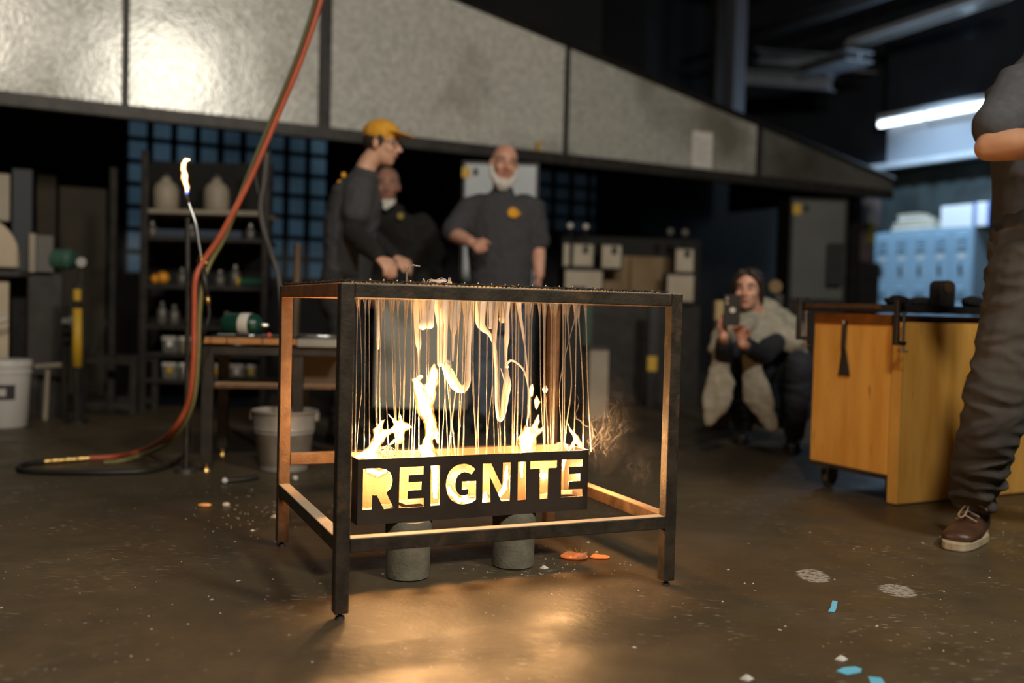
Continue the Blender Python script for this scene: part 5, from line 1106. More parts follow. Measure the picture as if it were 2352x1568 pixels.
# ---- low steel bench
YT = 4.42; BF = F(onz(457, 1085), math.radians(8)); BF.o.z = 0
zt_ = at(470, 774, YT).z; zu_ = at(470, 788, YT).z
def bx(px): return (at(px, 780, YT+0.05).x-BF.o.x)/math.cos(BF.yaw)
x1 = bx(682); x2 = bx(800)
sb = thing('side_bench', 'low steel bench with an orange front edge left of the fire table', 'bench', BF.p(x1/2, 0.3, 0))
M['edgew'] = mat('orange_edge', (0.42, 0.20, 0.07), 0.55, 0.2, (0.34, 0.15, 0.05), 8)  # orange tone of the front edge strips
for a, b_ in ((0.0, bx(528)-0.002), (bx(528)+0.002, bx(606)-0.002), (bx(606)+0.002, x1)):
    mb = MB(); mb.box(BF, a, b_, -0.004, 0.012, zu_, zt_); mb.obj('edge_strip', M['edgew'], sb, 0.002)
mb = MB(); mb.box(BF, x1+0.002, x2, -0.004, 0.5, zu_-0.008, zt_); mb.obj('grey_slab', mat('grey_stone_slab', (0.30, 0.29, 0.25), 0.7, 0, (0.24, 0.23, 0.2), 8), sb, 0.004)
mb = MB(); mb.box(BF, 0.0, x1, 0.012, 0.55, zu_+0.002, zt_); mb.obj('top', M['darksteel'], sb, 0.003)
mb = MB(); mb.box(BF, 0.01, x2-0.02, 0.02, 0.05, zu_-0.05, zu_-0.009); mb.obj('apron', M['blacksteel'], sb, 0.003)
for (u, v) in ((0.0, 0.02), (x1-0.02, 0.03), (0.0, 0.5), (x1-0.02, 0.5), (x2-0.05, 0.45)):
    mb = MB(); mb.box(BF, u, u+0.05, v, v+0.05, 0.035, zu_-0.0); lg = mb.obj('leg', M['blacksteel'], sb, 0.003)
    mb = MB(); c = BF.p(u+0.025, v+0.025, 0); mb.cyl(c, c+V((0, 0, 0.012)), 0.02, 0.014, 12); mb.cyl(c+V((0, 0, 0.012)), c+V((0, 0, 0.036)), 0.011, None, 10); ft = mb.obj('foot', M['brass']); ft.parent = lg; ft.matrix_parent_inverse = lg.matrix_world.inverted()
zs_ = at(560, 882, YT+0.1).z
mb = MB(); mb.box(BF, 0.03, x2-0.03, 0.08, 0.5, zs_-0.02, zs_); mb.obj('lower_shelf', M['rust'], sb, 0.003)
c = BF.p((x1+x2)/2, 0.3, zs_+0.001); mb = MB(); mb.box(F(c, BF.yaw), -0.10, 0.12, -0.12, 0.1, 0, 0.13); tag(mb.obj('brown_box', mat('brown_card_box', (0.09, 0.06, 0.035), 0.8), None, 0.003), 'brown box on the lower shelf of the side bench', 'box')
# green gas cylinder lying on it
M['gasg'] = mat('dark_green_enamel', (0.008, 0.055, 0.035), 0.3, 0.1, (0.006, 0.042, 0.028), 4)
ca = BF.p(bx(508), 0.22, zt_+0.055); cb = BF.p(bx(588), 0.16, zt_+0.055); ax = (cb-ca).normalized(); Lc = (cb-ca).length
gc = thing('gas_cylinder', 'dark green gas cylinder with a white label lying on the side bench', 'gas cylinder', ca)
mb = MB(); mb.lathe(ca, [(0.02, -0.012), (0.045, 0.0), (0.054, 0.02), (0.054, Lc-0.03), (0.046, Lc-0.005), (0.025, Lc+0.012), (0.02, Lc+0.014)], 28, axis=ax); mb.obj('shell', M['gasg'], gc, smooth=True)
mb = MB(); mb.lathe(ca, [(0.0545, Lc*0.52), (0.0548, Lc*0.53), (0.0548, Lc*0.8), (0.0545, Lc*0.81)], 28, axis=ax); mb.obj('label', M['white'], gc, smooth=True)
mb = MB(); mb.lathe(ca, [(0.013, Lc+0.014), (0.013, Lc+0.03), (0.009, Lc+0.032), (0.009, Lc+0.05), (0.001, Lc+0.051)], 16, axis=ax); mb.obj('valve', M['chrome'], gc, smooth=True)
random.seed(11)
for i in range(14):
    u = bx(540)+(bx(760)-bx(540))*i/13; c = BF.p(u, 0.10+0.12*random.random(), zt_+0.008); a = random.uniform(-0.6, 0.6); ln = random.uniform(0.04, 0.09)
    d = V((math.cos(a), math.sin(a), 0)); mb = MB(); mb.tube([c-d*ln, c, c+d*ln], [0.005, 0.0065, 0.004], 8); mb.cyl(c+d*ln*0.6-V((0, 0, 0.001)), c+d*(ln*0.6+0.02), 0.0075, 0.006, 8)
    tag(mb.obj('hand_tool', M['darksteel'] if i % 4 else M['chrome']), 'small steel hand tool in the clutter on the side bench', 'tool', 'tools on the side bench')
c = BF.p(bx(618), 0.06, zt_+0.012); mb = MB(); mb.sph(c, 0.011); tag(mb.obj('red_cap', mat('red_plastic', (0.6, 0.10, 0.07), 0.4), None, smooth=True), 'small red cap among the tools on the side bench', 'cap')
c = BF.p(bx(735), 0.10, zt_+0.011); mb = MB(); mb.cyl(c-BF.u*0.11, c+BF.u*0.09, 0.010, None, 12); tag(mb.obj('bright_rod', M['chrome'], None, smooth=True), 'bright metal rod lying on the grey end of the side bench', 'rod')
# galvanised bucket under the bench
g = onz(640, 1086); g = V((g.x, g.y+0.10, 0)); M['bgalv'] = mat('rusty_galvanised_bucket', (0.40, 0.39, 0.36), 0.5, 0.4, (0.30, 0.28, 0.25), 10, c3=(0.30, 0.16, 0.07), s3=6, lo3=0.56, hi3=0.7)
bk = thing('galvanised_bucket', 'rust-stained galvanised bucket under the side bench', 'bucket', g)
mb = MB(); hb = 0.275; rb, rt = 0.108, 0.148
mb.lathe(g, [(rb-0.004, 0.0), (rb, 0.004), (rb+0.002, 0.03), (rb+0.006, 0.034), (rb+0.022, 0.17), (rb+0.027, 0.175), (rb+0.024, 0.181), (rb+0.030, 0.190), (rb+0.027, 0.197), (rt-0.004, hb-0.012), (rt+0.003, hb-0.008), (rt+0.004, hb), (rt-0.002, hb+0.002), (rt-0.006, hb-0.01), (rb, 0.012), (0.0, 0.010)], 36); mb.obj('pail', M['bgalv'], bk, auto=40)
mb = MB(); mb.tube([g+V((math.cos(t)*0.153, 0.02-0.05*math.sin(t), hb-0.02-0.12*math.sin(t)*0.5)) for t in [math.pi*k/12 for k in range(13)]], 0.003, 6); mb.obj('bail', M['darksteel'], bk)
for s_ in (-1, 1): mb = MB(); mb.box(F(g), s_*0.149-0.006, s_*0.149+0.006, -0.018, 0.03, hb-0.045, hb-0.01); mb.obj('ear', M['bgalv'], bk)

# ---- torch, its stand and hoses
YH = 4.25; ph_ = lambda x, y, Y=YH: at(x, y, Y)
def spline(pts, per=6):
    out = []; k = len(pts)
    for i in range(k-1):
        p0, p1, p2, p3 = pts[max(i-1, 0)], pts[i], pts[i+1], pts[min(i+2, k-1)]
        for s_ in range(per):
            t = s_/per; out.append(0.5*((2*p1)+(p2-p0)*t+(2*p0-5*p1+4*p2-p3)*t*t+(3*p1-p0-3*p2+p3)*t**3))
    return out+[pts[-1]]
to = thing('torch', 'lit brass and steel gas torch held upright left of the table', 'torch', ph_(466, 690))
mb = MB(); mb.tube(spline([ph_(427, 446), ph_(437, 478), ph_(449, 512), ph_(457, 560), ph_(463, 596)]), 0.0055, 10); mb.obj('tube', M['chrome'], to, smooth=True)
mb = MB(); mb.tube([ph_(426, 442), ph_(430, 455), ph_(433, 466)], [0.007, 0.009, 0.007], 12); mb.obj('tip', M['darksteel'], to, smooth=True)
mb = MB(); mb.tube([ph_(461, 585), ph_(464, 600), ph_(466, 616)], [0.010, 0.014, 0.012], 12); mb.cyl(ph_(452, 600), ph_(478, 604), 0.008, None, 10); mb.obj('valve_body', M['brass'], to, smooth=True)
mb = MB(); mb.tube([ph_(466, 616), ph_(471, 650), ph_(476, 680)], [0.013, 0.0145, 0.012], 12); mb.obj('handle', M['blackrubber'], to, smooth=True)
mb = MB(); mb.tube([ph_(476, 680), ph_(479, 700)], [0.0125, 0.010], 12); mb.obj('hose_union', M['brass'], to, smooth=True)
mb = MB()
for ch in ([(429, 444, 3), (430, 432, 6), (425, 416, 7), (427, 402, 5.5), (421, 390, 7), (422, 376, 6.5), (427, 366, 5), (434, 367, 3)], [(429, 440, 4), (432, 428, 4)], [(421, 410, 6), (420, 400, 4)]):
    mb.tube([ph_(x, y) for x, y, r in ch], [r*YH/FPX for x, y, r in ch], 10, round_caps=True)
M['tflame'] = flame_mat('torch_fire', 11, 1.5); tf = tag(blob('flame', mb, M['tflame'], None, 0.004, 2), 'white torch flame burning alone at upper left', 'flame')
mb = MB(); mb.tube([ph_(427, 447), ph_(430, 440), ph_(429, 432)], [0.006, 0.008, 0.002], 8, round_caps=True); q_ = mb.obj('blue_cone', emit('blue_flame', (0.15, 0.2, 1.0), 2.0)); q_.parent = tf; q_.matrix_parent_inverse = tf.matrix_world.inverted()
lamp('torch_light', ph_(424, 395), 1.2, (1.0, 0.8, 0.55), kind='POINT', radius=0.015)
def hose(pts, r, m_, lab, nm='hose'):
    mb = MB(); mb.tube(spline(pts, 8), r, 10, round_caps=True); return tag(mb.obj(nm, m_, None, smooth=True), lab, 'hose')
up0 = ph_(760, -110, 4.3)
hose([ph_(766, -140, 4.3), ph_(735, 5, 4.3), ph_(690, 140, 4.3), ph_(640, 260, 4.3), ph_(575, 410, 4.28), ph_(510, 535, 4.26), ph_(470, 595, 4.25), ph_(449, 640, 4.22), ph_(446, 720, 4.22), ph_(444, 830, 4.22), ph_(430, 930, 4.25), ph_(385, 1000, 4.35), onz(325, 1035, 0.012), onz(265, 1048, 0.012), onz(205, 1052, 0.012)], 0.0125, M['redhose'], 'red hose sweeping down from above and onto the floor left of the table')
hose([ph_(755, -140, 4.33), ph_(724, 5, 4.33), ph_(680, 140, 4.33), ph_(630, 260, 4.33), ph_(568, 410, 4.31), ph_(520, 535, 4.30), ph_(484, 600, 4.285), ph_(466, 650, 4.26), ph_(458, 720, 4.255), ph_(454, 830, 4.255), ph_(440, 935, 4.28), ph_(392, 1012, 4.38), onz(330, 1043, 0.036), onz(280, 1058, 0.012), onz(242, 1062, 0.012)], 0.011, M['greenhose'], 'olive hose running beside the red hose from above')
hose([onz(100, 1060, 0.012), onz(58, 1066, 0.012), onz(42, 1075, 0.012), onz(62, 1082, 0.012), onz(150, 1085, 0.012), onz(260, 1085, 0.012), onz(345, 1080, 0.012), onz(395, 1066, 0.012), onz(425, 1042, 0.012), ph_(432, 1000, 4.5), ph_(432, 930, 4.5)], 0.0115, M['blackrubber'], 'black hose looping over the floor below the side bench')
hose([ph_(479, 702), ph_(480, 725), ph_(472, 755), ph_(464, 790, 4.30), ph_(462, 850, 4.34)], 0.007, M['blackrubber'], 'thin black hose hanging from the torch handle')
mb = MB(); a, b_ = onz(205, 1052, 0.014), onz(100, 1060, 0.014); d = (b_-a)
for k in range(7):
    p = a+d*(k/7); mb.tube([p, p+d*0.07, p+d*0.13], [0.0165 if k % 2 else 0.013, 0.0165 if k % 2 else 0.013, 0.011], 10)
tag(mb.obj('brass_fitting', M['brass'], None, auto=40), 'long brass hose fitting on the floor at far left', 'fitting')
mb = MB(); mb.tube([ph_(431, 500, 4.4), ph_(431, 690, 4.4), ph_(430, 860, 4.4)], 0.011, 10); g = onz(430, 1086); mb.tube([ph_(430, 860, 4.4), V((ph_(430, 860, 4.4).x, 4.4, 0.02))], 0.011, 10); mb.cyl(V((ph_(430, 860, 4.4).x, 4.4, 0.0)), V((ph_(430, 860, 4.4).x, 4.4, 0.02)), 0.05, 0.045, 16)
tag(mb.obj('torch_stand', M['darksteel'], None, auto=40), 'thin dark pole stand behind the torch', 'stand')
hose([at(612, 355, 5.1), at(606, 420, 5.1), at(598, 470, 5.1), at(604, 520, 5.1), at(622, 580, 5.1), at(640, 640, 5.1), at(650, 760, 5.1), onz(655, 985, 0.02)], 0.013, mat('grey_rubber_hose', (0.075, 0.07, 0.068), 0.6), 'dark grey hose hanging behind the left end of the table')
hose([at(583, 385, 5.12), at(590, 430, 5.12), at(598, 468, 5.12)], 0.010, M['blackrubber'], 'short black cable joining the dark grey hose')
hose([onz(690, 1040, 0.01), onz(620, 1030, 0.01), onz(560, 1000, 0.01), onz(520, 975, 0.01), onz(490, 950, 0.01)], 0.008, mat('dark_red_cable', (0.10, 0.02, 0.025), 0.6), 'dark red cable on the floor behind the bucket')
a = at(680, 560, 5.6); mb = MB(); mb.cyl((a.x, 5.6, 0), (a.x+0.01, 5.6, a.z), 0.022, None, 14); mb.cyl((a.x, 5.6, 0), (a.x, 5.6, 0.02), 0.07, None, 18); tag(mb.obj('brown_pole', mat('brown_painted_pipe', (0.13, 0.085, 0.05), 0.6), None, auto=40), 'brown upright pipe behind the left corner of the table', 'pole')

# ================================================================= far left machines
YL = 6.2
M['cream2'] = mat('warm_cream_enamel', (0.62, 0.52, 0.37), 0.5, 0, (0.54, 0.44, 0.31), 4)
r = thing('rounded_machine', 'cream machine with a rounded top corner at the left edge', 'machine', at(0, 620, 6.1))
MY = 6.1; a = at(-200, 614, MY); rr2 = ray(46, 614); L2 = (rr2.x*a.y-rr2.y*a.x)/(math.cos(RY)*rr2.y-math.sin(RY)*rr2.x); mfr = F((a.x, a.y, 0), RY)
mid_ = a.y+math.sin(RY)*L2*0.8; zb2 = at(0, 614, mid_).z; zt3 = at(0, 500, mid_).z; R_ = (zt3-zb2)*0.85
arc = [mfr.p(0, 0, zb2), mfr.p(L2, 0, zb2)]+[mfr.p(L2-R_*(1-math.cos(q))*0.8, 0, zt3-R_*(1-math.sin(q))) for q in [k*math.pi/16 for k in range(9)]]+[mfr.p(0, 0, zt3)]
mb = MB(); mb.prism(arc, mfr.v*0.5); mb.obj('hood', M['cream2'], r, 0.01)
pbox(-200, 64, 617, 632, MY-0.03, 0.6, 'table', M['blacksteel'], None, r)
pbox(-200, 18, 640, 985, MY+0.05, 0.5, 'base', M['cream2'], None, r, floor=True)
pbox(24, 58, 632, 960, 6.6, 0.05, 'leg', M['blacksteel'], None, r, floor=True)
mb = MB(); mb.cyl(at(-20, 742, 6.2), at(16, 732, 6.25), 0.02, None, 12); mb.obj('handle', M['white'], r)
tag(pbox(-80, 22, 396, 505, 6.9, 0.06, 'pale_board', M['cream'], None, None), 'pale board at the left edge above the rounded machine', 'board')
tag(pbox(24, 70, 388, 955, 7.2, 0.15, 'slate_panel', mat('slate_blue_panel', (0.05, 0.058, 0.068), 0.6), None, None, floor=True), 'tall slate panel behind the rounded machine', 'panel')
r = thing('grey_pump', 'grey box unit with a green motor on a dark stand at the left', 'pump', at(120, 630, YL))
pbox(66, 82, 536, 625, YL, 0.3, 'end_plate', M['beige'], None, r); pbox(83, 122, 540, 625, YL+0.02, 0.28, 'housing', mat('mid_grey_enamel', (0.13, 0.12, 0.11), 0.6), None, r)
a = at(122, 595, YL+0.1); b_ = at(172, 597, YL+0.1); mb = MB(); mb.lathe(a, [(0.04, 0), (0.066, 0.008), (0.068, 0.10), (0.055, 0.115), (0.055, 0.135)], 24, axis=(1, 0, 0)); mb.obj('motor', mat('machine_green', (0.05, 0.13, 0.09), 0.5), r, auto=40)
pbox(62, 140, 626, 940, YL+0.05, 0.3, 'stand', M['blacksteel'], None, r, floor=True)
p = at(187, 602, YL); r = thing('pressure_gauge', 'white-faced pressure gauge on a pipe at the left', 'gauge', p); mb = MB(); mb.cyl(p, p+V((0, 0.03, 0)), 0.038, 0.038, 20); mb.obj('case', M['darksteel'], r); mb = MB(); mb.cyl(p-V((0, 0.002, 0)), p, 0.031, None, 20); mb.obj('dial', M['white'], r); mb = MB(); q0 = at(187, 615, YL+0.02); mb.cyl(V((q0.x, q0.y, 0)), q0, 0.014, None, 10); mb.obj('pipe', M['darksteel'], r)
a = at(177, 842, YL-0.15); b_ = at(178, 708, YL-0.15); t = at(176, 668, YL-0.15)
r = thing('yellow_post', 'bright yellow guard post with a black band at the left', 'post', V((a.x, a.y, 0))); mb = MB(); mb.cyl(a, b_, 0.032, 0.026, 16); mb.obj('lower_sleeve', M['yel'], r, smooth=True); mb = MB(); mb.cyl(at(177, 690, YL-0.15), at(177, 664, YL-0.15), 0.024, None, 14); mb.obj('upper_sleeve', M['yel'], r); mb = MB(); mb.cyl(V((a.x, a.y, 0)), at(177, 650, YL-0.15), 0.018, None, 12); mb.cyl(V((a.x, a.y, 0)), V((a.x, a.y, 0.02)), 0.07, None, 16); mb.obj('core', M['blacksteel'], r)
r = thing('low_frame_stand', 'low dark square frame stand on the floor left of the rack', 'stand', onz(255, 938)); 
f0 = at(192, 935, 6.5); f1 = at(306, 935, 6.5); zt2 = at(255, 822, 6.5).z
for x in (f0.x, f1.x):
    for y in (6.5, 6.9): mb = MB(); mb.box(F((x, y, 0)), -0.02, 0.02, -0.02, 0.02, 0, zt2); mb.obj('leg', M['darksteel'], r, 0.003)
for y in (6.5, 6.9):
    for z in (zt2-0.02, 0.06): mb = MB(); mb.box(F((f0.x, y, 0)), 0.021, f1.x-f0.x-0.021, -0.02, 0.02, z-0.02, z+0.02); mb.obj('rail', M['darksteel'], r, 0.003)
a = at(262, 385, 6.7); mb = MB(); mb.box(F((a.x, 6.7, 0)), -0.02, 0.02, -0.02, 0.02, 0, a.z); br_ = V((a.x, 6.7, 0)); mb.hexa([V((a.x-0.16, 6.69, zt2)), V((a.x-0.13, 6.69, zt2)), V((a.x-0.16, 6.71, zt2)), V((a.x-0.13, 6.71, zt2)), V((a.x-0.02, 6.69, zt2+0.28)), V((a.x, 6.69, zt2+0.28)), V((a.x-0.02, 6.71, zt2+0.28)), V((a.x, 6.71, zt2+0.28))])
tag(mb.obj('braced_post', M['darksteel'], None, 0.003), 'tall thin braced post rising from the low frame stand', 'post')
for i, (x0, x1_, y0, y1_) in enumerate(((80, 125, 400, 560), (132, 240, 430, 600))):
    tag(pbox(x0, x1_, y0, y1_+330, 7.8, 0.06, 'brown_board', mat('soot_brown_board', (0.055, 0.042, 0.024), 0.8, 0, (0.035, 0.028, 0.018), 3), None, None, floor=True), ('narrow' if i == 0 else 'wide')+' soot-brown board leaning in the dark at far left', 'board')
r = thing('valve_cluster', 'cluster of grey valves and flanges beside the yellow post', 'valves', at(150, 760, YL))
for (x, y, ln) in ((146, 738, 40), (146, 760, 34), (148, 782, 30)): mb = MB(); mb.cyl(at(x, y, YL), at(x+ln, y-2, YL), 0.022, None, 12); mb.cyl(at(x+ln*0.4, y, YL), at(x+ln*0.5, y, YL), 0.034, None, 14); mb.obj('flange', M['greyplastic'] if y == 738 else M['darksteel'], r, auto=40)
mb = MB(); p = at(150, 700, YL+0.03); mb.cyl(V((p.x, p.y, 0)), p, 0.02, None, 12); mb.obj('riser', M['darksteel'], r); mb = MB(); mb.cyl(at(82, 842, YL-0.05), at(140, 838, YL-0.05), 0.016, None, 10); q0 = at(138, 840, YL-0.03); mb.cyl(at(110, 840, YL-0.03), V((at(110, 840, YL).x, YL-0.03, 0)), 0.014, None, 8); mb.obj('bar', M['beige'], r)
g = onz(-18, 984); g.y += 0.13; M['pailw'] = mat('white_plastic_pail', (0.60, 0.59, 0.56), 0.45)
r = thing('plastic_pail', 'white plastic pail with a dark label cut by the left edge', 'pail', g); hb = at(0, 828, g.y-0.12).z
mb = MB(); mb.lathe(g, [(0.125, 0), (0.128, 0.004), (0.142, hb*0.8), (0.148, hb*0.8), (0.148, hb*0.83), (0.144, hb*0.84), (0.146, hb*0.9), (0.151, hb*0.9), (0.151, hb*0.95), (0.146, hb), (0.0, hb)], 36); mb.obj('body', M['pailw'], r, auto=35)
lb_ = MB()
for k in range(4):
    for j in range(9):
        if k in (1, 2) and j in (3, 4, 5): continue
        a0 = -1.75+j*0.12; z0 = hb*0.42+k*0.022; ra = lambda z: 0.128+(0.142-0.128)*z/(hb*0.8)+0.0012
        lb_.add([g+V((math.cos(a0+da)*ra(z), math.sin(a0+da)*ra(z), z)) for da, z in ((0, z0), (0.12, z0), (0.12, z0+0.022), (0, z0+0.022))], [(0, 1, 2, 3)])
lb_.obj('label', mat('black_label_print', (0.03, 0.03, 0.035), 0.6), r)

# ================================================================= things on the floor
M['tape'] = mat('blue_masking_tape', (0.12, 0.42, 0.62), 0.7)
def scrap(px, nm, m_, lab, cat, th=0.0012):
    mb = MB(); mb.prism([onz(x, y, 0.0006) for x, y in px], (0, 0, th)); return tag(mb.obj(nm, m_), lab, cat)
mb = MB(); a, b_, c, d = onz(1902, 1405), onz(1917, 1407), onz(1921, 1397, 0.006), onz(1908, 1395, 0.006)
for z_ in (a, b_): z_.z = 0.001
c2, d2 = c+(c-b_)*0.6+V((0, 0, 0.012)), d+(d-a)*0.6+V((0, 0, 0.012)); n_ = V((0, 0, 0.0012))
mb.add([a, b_, c, d, c2, d2, a+n_, b_+n_, c+n_, d+n_, c2+n_, d2+n_], [(0, 1, 2, 3), (3, 2, 4, 5), (6, 9, 8, 7), (9, 11, 10, 8), (0, 6, 7, 1), (1, 7, 8, 2), (2, 8, 10, 4), (4, 10, 11, 5), (5, 11, 9, 3), (3, 9, 6, 0)])
tag(mb.obj('tape_piece', M['tape']), 'smallest curled blue tape piece lying alone on the floor', 'tape')
scrap([(1921, 1541), (1945, 1550), (1977, 1544), (1979, 1536), (1964, 1531), (1938, 1533)], 'tape_piece', M['tape'], 'largest flat blue tape piece near the bottom edge', 'tape')
scrap([(1994, 1554), (2024, 1557), (2034, 1572), (2002, 1574)], 'tape_piece', M['tape'], 'blue tape piece cut by the bottom edge of the picture', 'tape')
M['hotglass'] = mat('amber_glass_lump', (0.80, 0.30, 0.12), 0.15, 0, (0.70, 0.22, 0.07), 30, 0.2, 40, **{'Transmission Weight': 0.35, 'Emission Color': (1.0, 0.28, 0.06, 1), 'Emission Strength': 0.25})
def lump(px0, px1, py, h, lab):
    a, b_ = onz(px0, py), onz(px1, py); c = (a+b_)/2; r = (b_-a).length/2; mb = MB(); mb.ell((c.x, c.y, h*0.55), V((r, 0, 0)), V((0, r*0.55, 0)), V((0, 0, h*0.55))); mb.ell((c.x-r*0.3, c.y+0.01, h*0.7), V((r*0.5, 0, 0)), V((0, r*0.4, 0)), V((0, 0, h*0.5)))
    return tag(blob('glass_lump', mb, M['hotglass'], None, 0.0035, 2, lambda p: 0.0015*noise.noise(p*70)), lab, 'glass')
l1 = lump(1286, 1352, 1284, 0.018, 'left glowing amber glass puddle on the floor under the table'); lump(1354, 1401, 1283, 0.012, 'right glowing amber glass puddle on the floor under the table')
mb = MB(); c = onz(1340, 1276, 0.016)
mb.tube([onz(1330, 1280, 0.012), c, onz(1346, 1270, 0.02)], [0.006, 0.009, 0.004], 8, round_caps=True)
for k in range(5): q = onz(1318+k*5, 1279, 0.012); mb.tube([q, q+V((-0.02+0.008*k, 0, 0.018)), q+V((-0.035+0.012*k, 0, 0.028))], 0.0007, 5)
q_ = mb.obj('thread', M['glass']); q_.parent = l1; q_.matrix_parent_inverse = l1.matrix_world.inverted()
M['oshard'] = mat('orange_glass_shard', (0.85, 0.38, 0.12), 0.3)
mb = MB(); c = onz(470, 1163); mb.ell(c+V((0, 0, 0.006)), V((0.026, 0.004, 0)), V((-0.003, 0.015, 0)), V((0, 0, 0.008)), 10, 6); tag(mb.obj('glass_shard', M['oshard']), 'orange shard on the floor at the left', 'shard')
mb = MB(); c = onz(519, 1162); mb.ell(c+V((0, 0, 0.006)), V((0.014, 0.004, 0)), V((-0.003, 0.012, 0)), V((0, 0, 0.009)), 8, 5); tag(mb.obj('glass_shard', M['white']), 'pale shard on the floor right of the orange shard', 'shard')
mb = MB(); c = onz(1325, 903-903+1275); 
p0 = onz(522, 1104, 0.01); p1 = onz(560, 1101, 0.01); p2 = onz(588, 1096, 0.012)
mb = MB(); mb.tube([p0, p1, p2], [0.008, 0.011, 0.014], 10, round_caps=True); o = tag(mb.obj('spatula', M['blackrubber'], None, smooth=True), 'black handled tool with a white ball end on the floor by the bucket', 'tool')
mb = MB(); mb.sph(onz(516, 1104, 0.013), 0.013); mb.obj('ball_end', M['white'], o, smooth=True)
mb = MB(); mb.sph(onz(678, 1098, 0.012), 0.012); tag(mb.obj('white_ball', M['white'], None, smooth=True), 'small white ball on the floor right of the bucket', 'ball')
for (px, py, s_, lab) in ((1250, 1305, 0.014, 'white glass chip on the floor right of the right concrete cylinder'), (1933, 1515, 0.016, 'white chip on the floor above the largest blue tape piece'), (1716, 1560, 0.016, 'white chip at the bottom edge left of the blue tape'), (632, 1188, 0.018, 'white chip cluster on the floor by the left rear table leg'), (580, 1219, 0.008, 'tiny white chip on the floor left of the table')):
    mb = MB(); c = onz(px, py); mb.add([c+V((-s_, 0, 0.0005)), c+V((0, -s_*0.7, 0.0005)), c+V((s_, 0.2*s_, 0.0005)), c+V((0.1*s_, s_*0.8, 0.0005)), c+V((-0.2*s_, 0, s_*0.7)), c+V((0.3*s_, 0.2*s_, s_*0.5))], [(0, 3, 2, 1), (0, 1, 4), (1, 2, 5, 4), (2, 3, 5), (3, 0, 4, 5)]); tag(mb.obj('glass_chip', M['white']), lab, 'chip')
random.seed(21); mb = MB()
for k in range(230):
    x, y = random.uniform(0, 2352), random.triangular(1120, 1568, 1300); s_ = random.uniform(0.0012, 0.0034)
    if k < 80: x, y = random.gauss(560, 70), random.gauss(1185, 35)
    elif k < 130: x, y = random.gauss(1240, 90), random.gauss(1300, 22)
    c = onz(x, y); 
    if c.y < 0.5 or y < 1090: continue
    a = random.uniform(0, 6.28); e1 = V((math.cos(a), math.sin(a), 0))*s_*random.uniform(1, 2.4); e2 = V((-math.sin(a), math.cos(a), 0))*s_
    mb.add([c-e1, c-e2, c+e1, c+e2, c+V((0, 0, s_))], [(0, 1, 4), (1, 2, 4), (2, 3, 4), (3, 0, 4), (3, 2, 1, 0)])
tag(mb.obj('glass_crumbs', M['greyplastic']), 'tiny white glass crumbs scattered over the concrete floor', 'crumbs', None, 'stuff')
# white scuffed patches of old paint on the floor
M['scuff'] = mat('white_floor_scuff', (0.27, 0.245, 0.205), 0.8)
def scuff(px, py, rx, ry, n_, lab):
    mb = MB()
    for k in range(n_):
        a = random.uniform(0, 6.28); q = math.sqrt(random.random()); c = onz(px+rx*q*math.cos(a), py+ry*q*math.sin(a)+0.35*rx*q*math.cos(a)*0.5); L_ = random.uniform(0.004, 0.014); w_ = random.uniform(0.0007, 0.0018); t = random.uniform(-0.5, 0.2); d = V((math.cos(t), math.sin(t), 0)); e = V((-d.y, d.x, 0))
        mb.add([c-d*L_, c-e*w_, c+d*L_, c+e*w_, c+V((0, 0, 0.0006))], [(0, 1, 4), (1, 2, 4), (2, 3, 4), (3, 0, 4)])
    tag(mb.obj('paint_scuff', M['scuff']), lab, 'scuff', None, 'stuff')
scuff(1868, 1322, 36, 14, 330, 'left white scuffed paint patch on the floor'); scuff(2062, 1356, 42, 14, 330, 'right white scuffed paint patch on the floor')
# ================================================================= smoke drifting off the right end of the trough
def smoke():
    m = bpy.data.materials.new('thin_smoke'); m.use_nodes = True; nt = m.node_tree; N = nt.nodes; L = nt.links; N.remove(N['Principled BSDF'])
    pv = N.new('ShaderNodeVolumeScatter'); pv.inputs['Color'].default_value = (0.85, 0.80, 0.78, 1); pv.inputs['Anisotropy'].default_value = 0.3
    tc = N.new('ShaderNodeTexCoord')
    n1 = N.new('ShaderNodeTexNoise'); n1.inputs['Scale'].default_value = 13; n1.inputs['Detail'].default_value = 5; n1.inputs['Distortion'].default_value = 2.6; L.new(tc.outputs['Object'], n1.inputs['Vector'])
    ab = N.new('ShaderNodeMath'); ab.operation = 'SUBTRACT'; ab.inputs[1].default_value = 0.5; L.new(n1.outputs['Fac'], ab.inputs[0])
    a2 = N.new('ShaderNodeMath'); a2.operation = 'ABSOLUTE'; L.new(ab.outputs[0], a2.inputs[0])
    mr = N.new('ShaderNodeMapRange'); mr.inputs[1].default_value = 0.0; mr.inputs[2].default_value = 0.035; mr.inputs[3].default_value = 1.0; mr.inputs[4].default_value = 0.04; L.new(a2.outputs[0], mr.inputs[0])
    gr = N.new('ShaderNodeTexGradient'); gr.gradient_type = 'SPHERICAL'; mp = N.new('ShaderNodeMapping'); L.new(tc.outputs['Generated'], mp.inputs['Vector'])
    mp.inputs['Location'].default_value = (-1, -1, -1); mp.inputs['Scale'].default_value = (2, 2, 2); L.new(mp.outputs[0], gr.inputs['Vector'])
    mu = N.new('ShaderNodeMath'); mu.operation = 'MULTIPLY'; L.new(mr.outputs[0], mu.inputs[0]); L.new(gr.outputs['Fac'], mu.inputs[1])
    m2 = N.new('ShaderNodeMath'); m2.operation = 'MULTIPLY'; m2.inputs[1].default_value = 2.4; L.new(mu.outputs[0], m2.inputs[0]); L.new(m2.outputs[0], pv.inputs['Density'])
    L.new(pv.outputs[0], N['Material Output'].inputs['Volume']); return m
M['smoke'] = smoke()
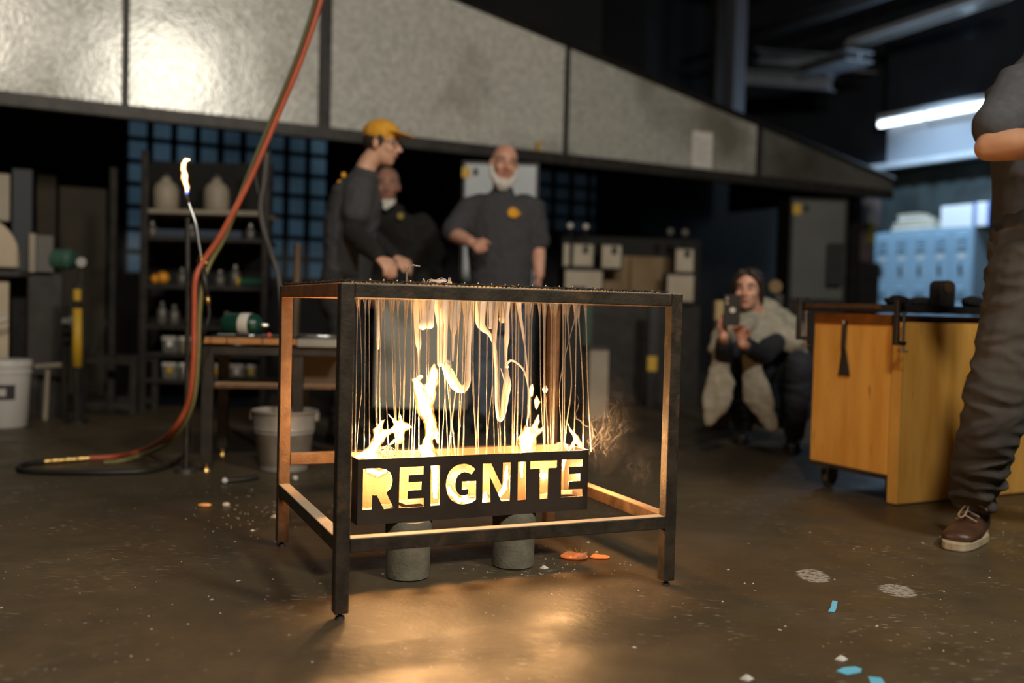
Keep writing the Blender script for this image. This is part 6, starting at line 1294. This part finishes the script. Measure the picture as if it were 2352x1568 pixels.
for (px, py, rx, rz, dep, lab) in ((1405, 985, 0.10, 0.19, 3.05, 'thin smoke wisps rising beside the right end of the trough'), (1478, 1075, 0.075, 0.11, 3.05, 'faint lower smoke wisp near the right table leg')):
    c = at(px, py, dep); mb = MB(); mb.ell(c, V((rx, 0, 0)), V((0, 0.07, 0)), V((0, 0, rz)), 20, 14)
    tag(mb.obj('smoke', M['smoke'], None, smooth=True), lab, 'smoke', None, 'stuff')

# fine curling filaments of the same smoke
def wisp_mat():
    m = bpy.data.materials.new('smoke_filament'); m.use_nodes = True; nt = m.node_tree; N = nt.nodes; L = nt.links; N.remove(N['Principled BSDF'])
    d = N.new('ShaderNodeBsdfTranslucent'); d.inputs[0].default_value = (0.75, 0.72, 0.72, 1); t = N.new('ShaderNodeBsdfTransparent'); x = N.new('ShaderNodeMixShader')
    lw = N.new('ShaderNodeLayerWeight'); lw.inputs['Blend'].default_value = 0.5; r = N.new('ShaderNodeMapRange'); r.inputs[3].default_value = 0.024; r.inputs[4].default_value = 0.0
    L.new(lw.outputs['Facing'], r.inputs[0]); L.new(r.outputs[0], x.inputs[0]); L.new(t.outputs[0], x.inputs[1]); L.new(d.outputs[0], x.inputs[2]); L.new(x.outputs[0], N['Material Output'].inputs['Surface']); return m
M['wisp'] = wisp_mat(); random.seed(5); mb = MB()
for k in range(46):
    if k < 34: x, y = random.gauss(1385, 22), random.uniform(1000, 1060)
    else: x, y = random.gauss(1480, 20), random.uniform(1090, 1130)
    Y = random.uniform(2.98, 3.12); p = at(x, y, Y); q = V((random.uniform(0, 50), 0, k*3.1)); pts = []; n_ = random.randint(14, 30) if k < 34 else random.randint(8, 16)
    for s_ in range(n_):
        pts.append(p.copy()); tt = s_*0.22
        p = p+V((0.006*noise.noise(q+V((tt, 0, 0)))*1.9+0.0006, 0.004*noise.noise(q+V((tt, 9, 0))), 0.0045+0.006*noise.noise(q+V((tt*1.3, 4, 0)))))
    rr_ = [random.uniform(0.0015, 0.004)*math.sin(math.pi*(i+0.5)/n_) for i in range(n_)]
    mb.tube(spline(pts, 3), [x_ for i in range(n_-1) for x_ in (rr_[i], rr_[i]*0.67+rr_[i+1]*0.33, rr_[i]*0.33+rr_[i+1]*0.67)]+[rr_[-1]], 6)
tag(mb.obj('smoke', M['wisp'], None, smooth=True), 'fine curling smoke filaments right of the trough', 'smoke', None, 'stuff')
